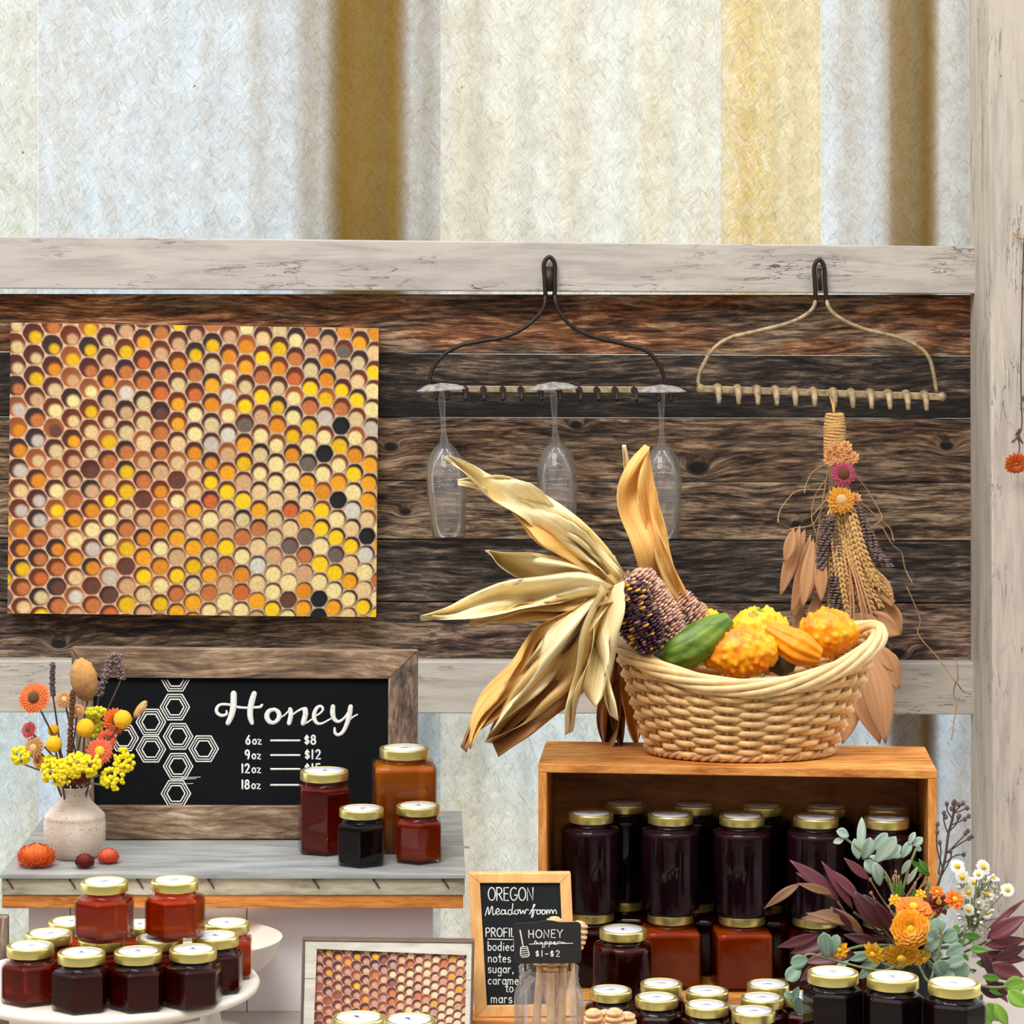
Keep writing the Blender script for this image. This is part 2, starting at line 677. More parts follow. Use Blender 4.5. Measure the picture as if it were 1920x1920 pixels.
M['straw_br'] = streaked('corn_husk_brown', srgb(124, 82, 44), srgb(186, 130, 72), 0.6, 30, 0.1)
M['wicker'] = plain('wicker_cane', srgb(222, 182, 122), 0.5, 0, 0.28, 70, 0.3)
M['wicker_lt'] = plain('wicker_rim_cane', srgb(232, 198, 142), 0.45, 0, 0.2, 60, 0.3)
M['wicker_dk'] = plain('wicker_base_cane', srgb(196, 152, 104), 0.5, 0, 0.3, 80, 0.3)
M['twine'] = plain('twine', srgb(206, 160, 98), 0.8, 0, 0.3, 300, 0.5)
M['stem_dk'] = plain('dark_stem', srgb(78, 58, 48), 0.8, 0, 0.3)
M['stem_gr'] = plain('green_stem', srgb(120, 128, 84), 0.7, 0, 0.3)
M['stem_tan'] = plain('tan_stem', srgb(176, 138, 96), 0.8, 0, 0.3)
M['wheat'] = plain('wheat_grain', srgb(206, 164, 104), 0.7, 0, 0.35, 200, 0.3)
M['statice'] = plain('grey_purple_seed', srgb(120, 100, 98), 0.8, 0, 0.5, 150, 0.3)
M['lavender'] = plain('faded_lavender', srgb(92, 72, 76), 0.8, 0, 0.4, 200, 0.3)
M['dryleaf'] = streaked('dry_brown_leaf', srgb(176, 120, 78), srgb(216, 162, 114), 0.6, 8, 0.1)
M['lid'] = plain('gold_lid', srgb(222, 206, 126), 0.30, 0.85, 0.06, 20, 0)
M['label'] = plain('white_paper', srgb(206, 203, 210), 0.6, 0, 0.03, 20, 0)
M['ink'] = plain('blue_grey_ink', srgb(158, 158, 178), 0.7, 0, 0.1, 20, 0)
M['chalk'] = plain('chalk', srgb(226, 224, 218), 0.9, 0, 0.18, 260, 0)
M['glass'] = thin_glass('jar_glass', (0.97, 0.96, 0.94, 1))
M['flute'] = thin_glass('flute_glass', (0.95, 0.94, 0.93, 1), 0.02, 0.07)
M['flute_foot'] = thin_glass('flute_foot_glass', (0.95, 0.94, 0.93, 1), 0.05, 0.30)
M['mason'] = thin_glass('mason_glass', (0.95, 0.95, 0.93, 1), 0.03, 0.10)
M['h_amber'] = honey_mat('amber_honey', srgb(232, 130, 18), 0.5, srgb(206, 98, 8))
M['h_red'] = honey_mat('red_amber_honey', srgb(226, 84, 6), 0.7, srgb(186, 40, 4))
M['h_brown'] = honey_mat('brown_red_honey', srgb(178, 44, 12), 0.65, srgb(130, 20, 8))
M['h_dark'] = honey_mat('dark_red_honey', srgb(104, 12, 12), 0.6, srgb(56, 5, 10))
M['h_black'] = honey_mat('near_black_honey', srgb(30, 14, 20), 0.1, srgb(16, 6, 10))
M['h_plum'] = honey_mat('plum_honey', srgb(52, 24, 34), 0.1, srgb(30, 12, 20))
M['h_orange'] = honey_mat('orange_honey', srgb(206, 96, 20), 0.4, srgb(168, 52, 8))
M['marble'] = plain('pale_marble', srgb(228, 218, 204), 0.35, 0, 0.06, 12, 0.05)
M['darkwood'] = wood('stand_wood', [(0.3, srgb(120, 72, 44)), (0.7, srgb(176, 118, 76))], 'x')
M['crate'] = wood('orange_pine', [(0.28, srgb(150, 84, 30)), (0.5, srgb(212, 138, 62)), (0.72, srgb(238, 178, 100))], 'x', 0.5, 70, 9, 0, 0.6, 0.2)
M['crate_z'] = wood('orange_pine_upright', [(0.28, srgb(150, 84, 30)), (0.5, srgb(208, 132, 58)), (0.72, srgb(236, 172, 96))], 'z', 0.5, 70, 9, 2.0, 0, 0.2)
M['crate_in'] = wood('pine_back', [(0.25, srgb(120, 72, 34)), (0.5, srgb(176, 114, 58)), (0.75, srgb(200, 140, 80))], 'x', 0.6, 50, 6, 4.0, 0.9, 0.2)
M['lip'] = wood('orange_lip', [(0.28, srgb(126, 66, 22)), (0.5, srgb(204, 126, 50)), (0.72, srgb(228, 160, 84))], 'x', 0.55, 90, 12, 6.0)
M['apron'] = wood('grey_weathered', [(0.25, srgb(128, 118, 96)), (0.5, srgb(178, 169, 146)), (0.75, srgb(204, 196, 176))], 'x', 0.7, 80, 7, 8.0, 0.5)
M['zinc'] = NT('zinc_sheet')
_n = M['zinc']
_f = _n.noise(_n.coord('Object', (3, 14, 3)), 3, 5, 0.6)
M['zinc'] = _n.done(_n.pbr(_n.ramp(_f, [(0.3, srgb(132, 135, 134)), (0.7, srgb(190, 191, 188))]), 0.42, 0.25, _n.bump(_f, 0.1, 0.001)))
M['pinkpaint'] = plain('pinkish_grey_paint', srgb(234, 228, 229), 0.7, 0, 0.04, 14, 0.05)
M['whitepaint'] = plain('white_paint', srgb(226, 222, 208), 0.7, 0, 0.08, 30, 0.1)
M['slate'] = plain('blackboard', srgb(11, 14, 17), 0.85, 0, 0.35, 9, 0.05, Specular_IOR_Level=0.15)
M['slate2'] = plain('small_blackboard', srgb(27, 32, 34), 0.8, 0, 0.2, 20, 0.05, Specular_IOR_Level=0.2)
M['card'] = plain('black_card', srgb(24, 23, 24), 0.6, 0, 0.2, 20, 0.05)
M['rustic_x'] = wood('barnwood_rail', [(0.28, srgb(48, 35, 27)), (0.46, srgb(106, 82, 62)), (0.6, srgb(146, 120, 94)), (0.78, srgb(204, 182, 154))], 'x', 0.85, 130, 13, 1.0, 0.6)
M['rustic_z'] = wood('barnwood_stile', [(0.28, srgb(48, 37, 31)), (0.46, srgb(104, 84, 70)), (0.6, srgb(140, 118, 98)), (0.78, srgb(198, 176, 152))], 'z', 0.85, 130, 13, 5.0, 0.6)
M['easel'] = wood('light_beech', [(0.3, srgb(214, 154, 88)), (0.7, srgb(246, 194, 126))], 'z', 0.5, 60, 6, 3.0, 0, 0.1)
M['framebrown'] = plain('thin_brown_frame', srgb(98, 78, 64), 0.5, 0, 0.2, 60, 0.1)
M['framewhite'] = wood('whitewashed_wood', [(0.3, srgb(186, 180, 166)), (0.7, srgb(222, 216, 204))], 'x', 0.7, 60, 8, 2.0, 0, 0.1)
M['dipper'] = wood('dipper_beech', [(0.3, srgb(206, 154, 98)), (0.7, srgb(242, 200, 148))], 'z', 0.55, 90, 20, 2.5, 0, 0.2)
M['canvas_edge'] = plain('canvas_edge', srgb(222, 190, 140), 0.8, 0, 0.3, 40, 0.1)
M['iron'] = plain('nail_iron', srgb(70, 62, 56), 0.6, 0.5, 0.3)

# ---------------------------------------------------------------- setting
TABLE_Z = 0.80
# ground and yard beyond the shed
mb = MB()
mb.box((0, 3.0, -0.05), (16, 14, 0.1))
struct(build('floor', mb, plain('packed_earth', srgb(150, 140, 126), 0.9, 0, 0.15, 6, 0.2)))

# translucent corrugated sheets of the back wall
sheets = [  # left px, right px, tint, back, stain, stains, seed
    (-420, 71, (0.62, 0.77, 0.82, 1), 0.30, 0.6),
    (71, 826, (0.57, 0.77, 0.96, 1), 0.14, 2.1),
    (826, 1352, (0.74, 0.86, 0.88, 1), 0.32, 4.7),
    (1352, 1540, (0.78, 0.74, 0.52, 1), 0.7, 7.4),
    (1540, 2500, (0.68, 0.84, 0.98, 1), 0.22, 9.2),
]
DP = 4.42
zt, zb = Z_at(-420, DP), 0.0
for i, (a, b, tint, stn, sd) in enumerate(sheets):
    mb = MB()
    x0, x1 = X_at(a, DP), X_at(b, DP)
    nx = max(8, int((x1 - x0) / 0.008))
    vs, fs = [], []
    for k in range(nx + 1):
        x = x0 + (x1 - x0) * k / nx
        y = DP + 0.006 * math.sin(x / 0.078 * 2 * math.pi) + 0.0015 * (i % 2)
        vs += [(x, y, zb), (x, y, zt)]
    for k in range(nx):
        fs.append((2 * k, 2 * k + 2, 2 * k + 3, 2 * k + 1))
    mb.add(vs, fs, 0, True)
    o = build('wall_rear', mb, fiberglass('fiberglass_sheet', tint, (0.45, 0.255, 0.025, 1), (0.74, 0.56, 0.20, 1), sd, stn))
    struct(o)
# studs standing behind the sheets
for i, (a, b) in enumerate([(603, 772), (1664, 1762)]):
    mb = MB()
    D = DP + 0.014
    x0, x1 = X_at(a, D), X_at(b, D)
    mb.box(((x0 + x1) / 2, D + 0.045, (zt + zb) / 2), (x1 - x0, 0.09, zt - zb))
    struct(build('trim_%d' % (i + 4), mb, M['stud']))

# upper beam, a touch out of level
mb = MB()
Df, Db = 4.25, 4.33
xl, xr = -900, 1835


def beam_pts(ya, yb, yc, yd, D):
    # ya: top at px 0, yb: top at px 1820, yc/yd: bottom
    lin = lambda p, q, x: p + (q - p) * x / 1820
    r = []
    for x, (p, q) in ((xl, (yc, yd)), (xr, (yc, yd)), (xr, (ya, yb)), (xl, (ya, yb))):
        v = P(x, lin(p, q, x), Df)
        r.append(Vector((v.x, D, v.z)))
    return r


mb.hexa(beam_pts(443, 462, 541, 551, Df), beam_pts(443, 462, 541, 551, Db))
struct(build('trim_1', mb, M['paint_x'], bevel=0.002))
mb = MB()
Df = 4.27
mb.hexa(beam_pts(1238, 1243, 1336, 1340, Df), beam_pts(1238, 1243, 1336, 1340, 4.36))
struct(build('trim_2', mb, M['paint_x2'], bevel=0.002))

# reclaimed plank wall: one object, each board its own slab and tone
tones = [
    [(0.26, srgb(44, 26, 18)), (0.44, srgb(108, 68, 44)), (0.58, srgb(158, 102, 66)), (0.76, srgb(218, 176, 136))],
    [(0.30, srgb(20, 15, 14)), (0.48, srgb(52, 43, 37)), (0.63, srgb(98, 82, 68)), (0.82, srgb(160, 136, 112))],
    [(0.28, srgb(28, 19, 15)), (0.44, srgb(80, 58, 44)), (0.58, srgb(132, 102, 78)), (0.76, srgb(192, 160, 130))],
    [(0.28, srgb(30, 22, 18)), (0.44, srgb(86, 68, 54)), (0.58, srgb(136, 112, 90)), (0.76, srgb(192, 168, 138))],
    [(0.30, srgb(22, 18, 16)), (0.48, srgb(62, 52, 46)), (0.63, srgb(102, 88, 76)), (0.82, srgb(160, 142, 124))],
    [(0.28, srgb(24, 17, 16)), (0.46, srgb(72, 54, 47)), (0.60, srgb(122, 98, 84)), (0.78, srgb(184, 154, 132))],
]
kn = lambda *l: [(X_at(px, 4.30), Z_at(py, 4.30), r * 4.30 / F) for px, py, r in l]
SPOTS = [(), (), kn((733, 838, 9), (1080, 797, 8), (1308, 878, 14), (1775, 836, 9)), kn((1494, 984, 8), (760, 960, 7)), (), kn((1682, 1226, 12), (110, 1208, 9))]
GREYP = [(0.30, srgb(46, 36, 30)), (0.5, srgb(112, 92, 74)), (0.70, srgb(176, 150, 122))]
pm = [wood('old_plank', t, 'x', 0.9, 130, 15, 3.7 * i + 0.4, 0, 0.8, 1.0, 0.55, GREYP if i in (0, 2, 5) else None, SPOTS[i],
           (Z_at(770, 4.3), Z_at(725, 4.3), 0.75) if i == 1 else None, 2.5) for i, t in enumerate(tones)]
rows = [(551, 553, 660, 668), (661, 669, 782, 785), (783, 786, 898, 904), (899, 905, 1010, 1015), (1011, 1016, 1126, 1131), (1127, 1132, 1240, 1246)]
mb = MB()
Df = 4.30
for i, (a, b, c, d) in enumerate(rows):
    fy = Df + (0.003 if i % 2 else 0.0)
    mb.hexa(beam_pts(a, b, c - 0.8, d - 0.8, fy), beam_pts(a, b, c - 0.8, d - 0.8, 4.325), i)
struct(build('wall_back', mb, pm, bevel=0.0022))

# the white post at the right
mb = MB()
D0, D1 = 4.13, 4.295
lean = -0.004
zt2 = Z_at(-300, D0)
xa0, xa1 = X_at(1868, D0), X_at(1852, D0)
w = 0.15
fr = [(xa0, D0, 0), (xa0 + w, D0, 0), (xa1 + w, D0, zt2), (xa1, D0, zt2)]
bk = [(xa0 - 0.004, D1, 0), (xa0 + w, D1, 0), (xa1 + w, D1, zt2), (xa1 + 0.004, D1, zt2)]
mb.hexa([Vector(v) for v in fr], [Vector(v) for v in bk])
struct(build('trim_3', mb, M['paint_z'], bevel=0.004))

# ---------------------------------------------------------------- display table (below the picture, carries everything)
t = thing('display_table', 'long wooden market table carrying the honey jars and crate', 'table', (0.1, 3.3, 0))
mb = MB()
mb.box((0.1, 3.33, TABLE_Z - 0.02), (1.9, 0.92, 0.04))
build('tabletop', mb, plain('grey_table_paint', srgb(176, 166, 160), 0.7, 0, 0.08, 14, 0.05), t, (0.1, 3.3, 0), 0.003)
for sx in (-0.88, 0.88):
    for sy in (-0.4, 0.4):
        mb = MB()
        mb.box((0.1 + sx, 3.33 + sy, (TABLE_Z - 0.04) / 2), (0.07, 0.07, TABLE_Z - 0.04))
        build('leg', mb, M['stud'], t, (0.1, 3.3, 0), 0.003)

# ---------------------------------------------------------------- riser with the zinc top
SH_Z = 0.9835
R0 = (X_at(436, 3.5), 3.66, TABLE_Z)
t = thing('display_riser', 'painted riser with zinc sheet top and orange wooden lip, under the honey price board', 'riser', R0)
xa, xb = X_at(1, 3.45), X_at(873, 3.45)
mb = MB()
mb.box(((xa + xb) / 2, 3.665, SH_Z - 0.0015), (xb - xa, 0.43, 0.003))
mb.box(((xa + xb) / 2, 3.4485, SH_Z - 0.002), (xb - xa, 0.004, 0.004))
mb.box((X_at(826, 3.66), 3.62, SH_Z + 0.0006), (0.075, 0.010, 0.0012))
build('metal_top', mb, M['zinc'], t, R0)
hz = 35 * 3.45 / F
mb = MB()
mb.box(((xa + xb) / 2, 3.462, SH_Z - 0.003 - hz / 2), (xb - xa - 0.002, 0.022, hz))
ap = build('apron', mb, M['apron'], t, R0, 0.0015)
for px in (18, 135, 262, 395, 592, 705, 835):
    mb = MB()
    a, b = P(px - 5, 1649, 3.4505), P(px + 7, 1666, 3.4500)
    mb.tube([a, a.lerp(b, 0.5) + Vector((0.001, -0.002, 0)), b], [0.0012, 0.001, 0.0006], 6)
    build('nail', mb, M['iron'], ap, R0)
h2 = 25 * 3.45 / F
mb = MB()
mb.box(((xa + xb) / 2 - 0.001, 3.468, SH_Z - 0.003 - hz - h2 / 2), (xb - xa - 0.004, 0.03, h2))
build('wooden_lip', mb, M['lip'], t, R0, 0.0015)
mb = MB()
zb0 = SH_Z - 0.003 - hz - h2
x0, x1 = X_at(53, 3.5), X_at(812, 3.5)
cuts = [(x0, X_at(131, 3.5)), (X_at(132.5, 3.5), X_at(462, 3.5)), (X_at(463.5, 3.5), x1)]
for a, b in cuts:
    mb.box(((a + b) / 2, 3.51, (TABLE_Z + SH_Z) / 2 - 0.002), (b - a, 0.02, SH_Z - TABLE_Z - 0.004))
build('front_panel', mb, M['pinkpaint'], t, R0, 0.001)
for a, nm in ((x0, 'side_panel'), (x1, 'side_panel')):
    mb = MB()
    mb.box((a + (0.0075 if a == x0 else -0.0075), 3.692, (TABLE_Z + SH_Z) / 2 - 0.002), (0.014, 0.34, SH_Z - TABLE_Z - 0.004))
    build(nm, mb, M['whitepaint'], t, R0, 0.001)

# a brown box standing at the very left of the riser
mb = MB()
xr_ = X_at(13, 3.36)
mb.box((xr_ - 0.06, 3.37, TABLE_Z + (Z_at(1720, 3.36) - TABLE_Z) / 2), (0.12, 0.02, Z_at(1720, 3.36) - TABLE_Z))
tag(build('wooden_board', mb, M['rustic_z'], None, (xr_ - 0.06, 3.37, TABLE_Z), 0.002), 'brown wooden board standing on edge, left of the cake stand', 'board')

# ---------------------------------------------------------------- honeycomb prints
def honeycomb(px, py, Wd, H, s, pal, slope=0.0):
    """colours of a photograph of comb cells filled with pollen; px, py in picture units"""
    k = 1.0 + 0.10 * (0.5 - px / Wd) + 0.06 * (0.5 - py / H)
    x, y = (px - Wd / 2) / k + Wd / 2, (py - H / 2) / k + H / 2 + slope * px
    cs, rs = 1.5 * s, math.sqrt(3) * s
    best = np.full(px.shape, 1e9)
    bx, by, bc, br = (np.zeros(px.shape) for _ in range(4))
    c0 = np.floor(x / cs)
    for dc in (0, 1):
        c = c0 + dc
        off = np.where(c % 2 == 0, 0.0, 0.5) * rs
        r = np.round((y - off) / rs)
        dx, dy = x - c * cs, y - (r * rs + off)
        d = dx * dx + dy * dy
        m = d < best
        best = np.where(m, d, best)
        bx, by, bc, br = np.where(m, dx, bx), np.where(m, dy, by), np.where(m, c, bc), np.where(m, r, br)

    def h(a, b, q):
        v = np.sin(a * 127.1 + b * 311.7 + q * 74.7) * 43758.5453
        return v - np.floor(v)
    h1, h2, h3, h4 = (h(bc, br, q) for q in (1, 2, 3, 4))
    u = np.clip(bc * cs / Wd, 0, 1)
    v = np.clip(br * rs / H, 0, 1)
    fill, dark, amt, ox, oy, wall = pal(u, v, h1, h2, h3, h4)
    ap = s * math.sqrt(3) / 2
    hexd = np.maximum(np.abs(by), np.abs(bx) * math.sqrt(3) / 2 + np.abs(by) / 2) / ap
    rr = np.sqrt(best) / ap
    inside = np.clip((0.99 - np.maximum(hexd * 0.98, rr * 0.94)) / 0.12, 0, 1)
    pr = np.sqrt((bx - ox * s) ** 2 + (by - oy * s) ** 2) / s
    pol = np.clip((amt + 0.06 - pr) / (0.36 - 0.14 * np.clip(px / Wd, 0, 1)), 0, 1)
    pol = pol * pol * (3 - 2 * pol)
    n1 = h(np.floor(px / 3), np.floor(py / 3), 9)
    shade = 0.86 + 0.26 * n1
    grad = np.clip(0.55 + 0.45 * (by + bx * 0.4) / s, 0.1, 1.2)
    cell = dark * (0.55 + 0.9 * grad)[..., None]
    col = cell * (1 - pol[..., None]) + fill * shade[..., None] * pol[..., None]
    col = wall * (0.8 + 0.3 * n1)[..., None] * (1 - inside[..., None]) + col * inside[..., None]
    return col


def lin(*c):
    return np.array(srgb(*c)[:3])


def pick(h, table):
    out = np.zeros(h.shape + (3,))
    acc = 0
    for wgt, c in table:
        out = np.where(((h >= acc) & (h < acc + wgt))[..., None], c, out)
        acc = acc + wgt
    return np.where((h >= acc)[..., None], table[-1][1], out)


def pal_big(u, v, h1, h2, h3, h4):
    yel = np.clip(0.17 + 0.10 * v, 0, 1)
    fill_l = pick(h1, [(0.13, lin(246, 196, 22)), (0.17, lin(236, 150, 36)), (0.16, lin(232, 206, 150)), (0.22, lin(222, 176, 128)),
                       (0.16, lin(208, 124, 66)), (0.07, lin(214, 200, 184)), (0.09, lin(110, 68, 56))])
    fill_r = pick(h1, [(0.17, lin(250, 204, 26)), (0.16, lin(240, 164, 34)), (0.34, lin(240, 218, 150)), (0.16, lin(230, 196, 140)),
                       (0.05, lin(212, 206, 190)), (0.07, lin(206, 104, 50)), (0.04, lin(110, 96, 86))])
    t = (h2 < np.clip(0.05 + 0.75 * u + 0.35 * (v - 0.4), 0, 1))[..., None]
    fill = np.where(t, fill_r, fill_l * np.array([0.86, 0.84, 0.84]))
    dark = pick(h3, [(0.34, lin(112, 50, 28)), (0.3, lin(86, 42, 32)), (0.2, lin(60, 40, 40)), (0.16, lin(160, 88, 44))])
    dark = np.where(((u > 0.6) & (v > 0.35))[..., None], dark * 0.62, dark)
    blk = ((u > 0.66) & (h4 < 0.045) & (v > 0.3))[..., None]
    fill = np.where(blk, lin(26, 28, 32), fill)
    dark = np.where(blk, lin(14, 15, 18), dark)
    amt = 0.56 + 0.26 * np.clip(0.65 * u + 0.6 * v, 0, 1) + 0.14 * (h4 - 0.5)
    ox = 0.22 - 0.34 * u
    oy = 0.34 - 0.24 * v
    wall = np.where((u < 0.5)[..., None], lin(228, 186, 150), lin(206, 180, 152))
    return fill, dark, amt, ox, oy, wall


def pal_small(u, v, h1, h2, h3, h4):
    fill = pick(h1, [(0.06, lin(240, 186, 30)), (0.08, lin(226, 160, 64)), (0.24, lin(222, 176, 140)), (0.26, lin(206, 150, 120)),
                     (0.16, lin(190, 150, 140)), (0.08, lin(206, 120, 70)), (0.12, lin(150, 96, 80))])
    fill = np.where(((u > 0.5) & (h2 < 0.45))[..., None], lin(232, 206, 162), fill)
    dark = pick(h3, [(0.5, lin(112, 56, 42)), (0.3, lin(88, 50, 44)), (0.2, lin(146, 80, 52))])
    wall = np.broadcast_to(lin(206, 158, 140), fill.shape)
    return fill, dark, 0.55 + 0.2 * u, 0.2 - 0.1 * u + 0 * u, 0.30 + 0 * u, wall


def print_mat(name):
    n = NT(name)
    a = n.node('Attribute')
    a.attribute_name = 'print_colour'
    return n.done(n.pbr(a.outputs['Color'], 0.6, 0, None, Specular_IOR_Level=0.3))


def print_grid(name, quad, nu, nv, size, s, pal, mat, parent, off, slope=0.0):
    """a printed sheet over the four corner points TL, TR, BR, BL"""
    U, V = np.meshgrid(np.linspace(0, 1, nu), np.linspace(0, 1, nv))
    q = [np.array(list(c)) - np.array(list(off)) for c in quad]
    pts = ((1 - U) * (1 - V))[..., None] * q[0] + (U * (1 - V))[..., None] * q[1] + (U * V)[..., None] * q[2] + ((1 - U) * V)[..., None] * q[3]
    col = np.clip(honeycomb(U * size[0], V * size[1], size[0], size[1], s, pal, slope), 0, 1)
    idx = np.arange(nu * nv).reshape(nv, nu)
    faces = np.stack([idx[:-1, :-1], idx[1:, :-1], idx[1:, 1:], idx[:-1, 1:]], -1).reshape(-1, 4)
    me = bpy.data.meshes.new(name)
    me.from_pydata(pts.reshape(-1, 3).tolist(), [], faces.tolist())
    at = me.color_attributes.new('print_colour', 'FLOAT_COLOR', 'POINT')
    c4 = np.ones((nu * nv, 4), dtype=np.float32)
    c4[:, :3] = col.reshape(-1, 3)
    at.data.foreach_set('color', c4.ravel())
    me.materials.append(mat)
    me.update()
    o = bpy.data.objects.new(name, me)
    return link(o, parent)


PM = print_mat('comb_photograph')
# large canvas on the planks
Dc = 4.262
quad = [P(20, 605, Dc), P(710, 616, Dc), P(705, 1157, Dc), P(14, 1150, Dc)]
c0 = sum(quad, Vector()) / 4
c0.y = 4.30
t = thing('canvas_print', 'large unframed canvas photograph of pollen-filled honeycomb on the plank wall', 'picture', c0)
mb = MB()
bk = [Vector((q.x, 4.2995, q.z)) for q in quad]
fq = [q + Vector((0, 0.0004, 0)) for q in quad]
mb.hexa([fq[3], fq[2], fq[1], fq[0]], [bk[3], bk[2], bk[1], bk[0]])
build('canvas_edge', mb, M['canvas_edge'], t, c0)
print_grid('printed_face', quad, 520, 410, (690, 545), 21.0, pal_big, PM, t, c0, 0.0)

# ---------------------------------------------------------------- writing: chalk strokes on a board plane
def arc(cx, cy, rx, ry, a0, a1, n=14):
    return [(cx + rx * math.cos(math.radians(a0 + (a1 - a0) * i / n)), cy + ry * math.sin(math.radians(a0 + (a1 - a0) * i / n))) for i in range(n + 1)]


# one-stroke letters in a box 0..w by 0..1, y up
G = {
    'O': (0.75, [arc(.38, .5, .34, .5, 90, 450, 20)]),
    'R': (0.62, [[(.05, 0), (.05, 1)], [(.05, 1)] + arc(.28, .75, .26, .25, 90, -90, 10) + [(.05, .5)], [(.25, .5), (.58, 0)]]),
    'E': (0.55, [[(.5, 1), (.06, 1), (.06, 0), (.5, 0)], [(.06, .52), (.42, .52)]]),
    'G': (0.75, [arc(.4, .5, .35, .5, 50, 330, 16) + [(.72, .42), (.45, .42)]]),
    'N': (0.70, [[(.06, 0), (.06, 1), (.6, 0), (.6, 1)]]),
    'P': (0.6, [[(.06, 0), (.06, 1)] + arc(.28, .74, .26, .26, 90, -90, 10) + [(.06, .48)]]),
    'F': (0.55, [[(.06, 0), (.06, 1), (.5, 1)], [(.06, .52), (.42, .52)]]),
    'I': (0.2, [[(.1, 0), (.1, 1)]]),
    'L': (0.5, [[(.06, 1), (.06, 0), (.46, 0)]]),
    'f': (0.4, [arc(.3, .82, .14, .16, 60, 180, 6) + [(.16, 0)], [(.02, .52), (.34, .52)]]),
    'l': (0.2, [[(.1, 1), (.1, 0)]]),
    'H': (0.68, [[(.06, 0), (.06, 1)], [(.58, 0), (.58, 1)], [(.06, .5), (.58, .5)]]),
    'Y': (0.66, [[(.02, 1), (.32, .5), (.62, 1)], [(.32, .5), (.32, 0)]]),
    '6': (0.55, [[(.42, 1), (.16, .6)] + arc(.28, .28, .22, .28, 150, 510, 18)]),
    '9': (0.55, [arc(.26, .72, .22, .28, 0, 360, 18), [(.48, .72), (.46, .3), (.36, 0)]]),
    '1': (0.28, [[(.14, 0), (.14, 1)]]),
    '2': (0.58, [arc(.28, .73, .22, .27, 170, -30, 12) + [(.06, 0), (.54, 0)]]),
    '5': (0.55, [[(.48, 1), (.12, 1), (.08, .56)] + arc(.25, .3, .24, .3, 110, -140, 14)]),
    '8': (0.55, [arc(.28, .75, .19, .24, 0, 360, 16), arc(.28, .26, .24, .26, 0, 360, 16)]),
    '$': (0.5, [arc(.25, .66, .19, .2, 20, 250, 10) + arc(.25, .28, .2, .2, 80, -160, 10), [(.25, 1), (.25, -.02)]]),
    '-': (0.5, [[(.06, .42), (.44, .42)]]),
    ':': (0.2, [[(.1, .3), (.1, .33)], [(.1, .68), (.1, .71)]]),
    ',': (0.2, [[(.12, .08), (.05, -.12)]]),
    'o': (0.48, [arc(.23, .28, .2, .28, 0, 360, 16)]),
    'z': (0.45, [[(.05, .55), (.4, .55), (.06, 0), (.42, 0)]]),
    'b': (0.48, [[(.06, 1), (.06, 0)], arc(.24, .27, .18, .27, 180, -180, 16)]),
    'd': (0.5, [[(.42, 1), (.42, 0)], arc(.24, .27, .19, .27, 0, 360, 16)]),
    'i': (0.2, [[(.1, 0), (.1, .55)], [(.1, .78), (.1, .81)]]),
    'e': (0.48, [[(.06, .3), (.42, .3)] + arc(.24, .28, .19, .27, 5, 310, 14)]),
    'n': (0.5, [[(.06, 0), (.06, .55)], [(.06, .35)] + arc(.24, .35, .17, .2, 170, 0, 8) + [(.41, 0)]]),
    't': (0.4, [[(.2, .9), (.2, .05), (.34, .02)], [(.03, .6), (.36, .6)]]),
    's': (0.42, [arc(.21, .41, .15, .14, 30, 250, 8) + arc(.21, .14, .16, .14, 80, -150, 8)]),
    'u': (0.5, [[(.06, .55), (.06, .2)] + arc(.24, .2, .18, .2, 180, 360, 8), [(.42, .55), (.42, 0)]]),
    'g': (0.5, [arc(.24, .28, .19, .27, 0, 360, 16), [(.42, .55), (.42, -.15)] + arc(.24, -.15, .18, .2, 0, -150, 8)]),
    'a': (0.5, [arc(.24, .28, .19, .27, 0, 360, 16), [(.43, .55), (.43, 0)]]),
    'r': (0.4, [[(.06, 0), (.06, .55)], [(.06, .35)] + arc(.22, .37, .15, .18, 170, 50, 6)]),
    'c': (0.45, [arc(.24, .28, .19, .27, 45, 315, 12)]),
    'v': (0.45, [[(.02, .55), (.2, 0), (.4, .55)]]),
    'm': (0.75, [[(.06, 0), (.06, .55)], [(.06, .35)] + arc(.21, .37, .14, .18, 170, 0, 8) + [(.35, 0)], [(.35, .35)] + arc(.50, .37, .14, .18, 170, 0, 8) + [(.64, 0)]]),
    'p': (0.5, [[(.06, .55), (.06, -.35)], arc(.24, .27, .18, .27, 180, -180, 16)]),
    ' ': (0.35, []),
}


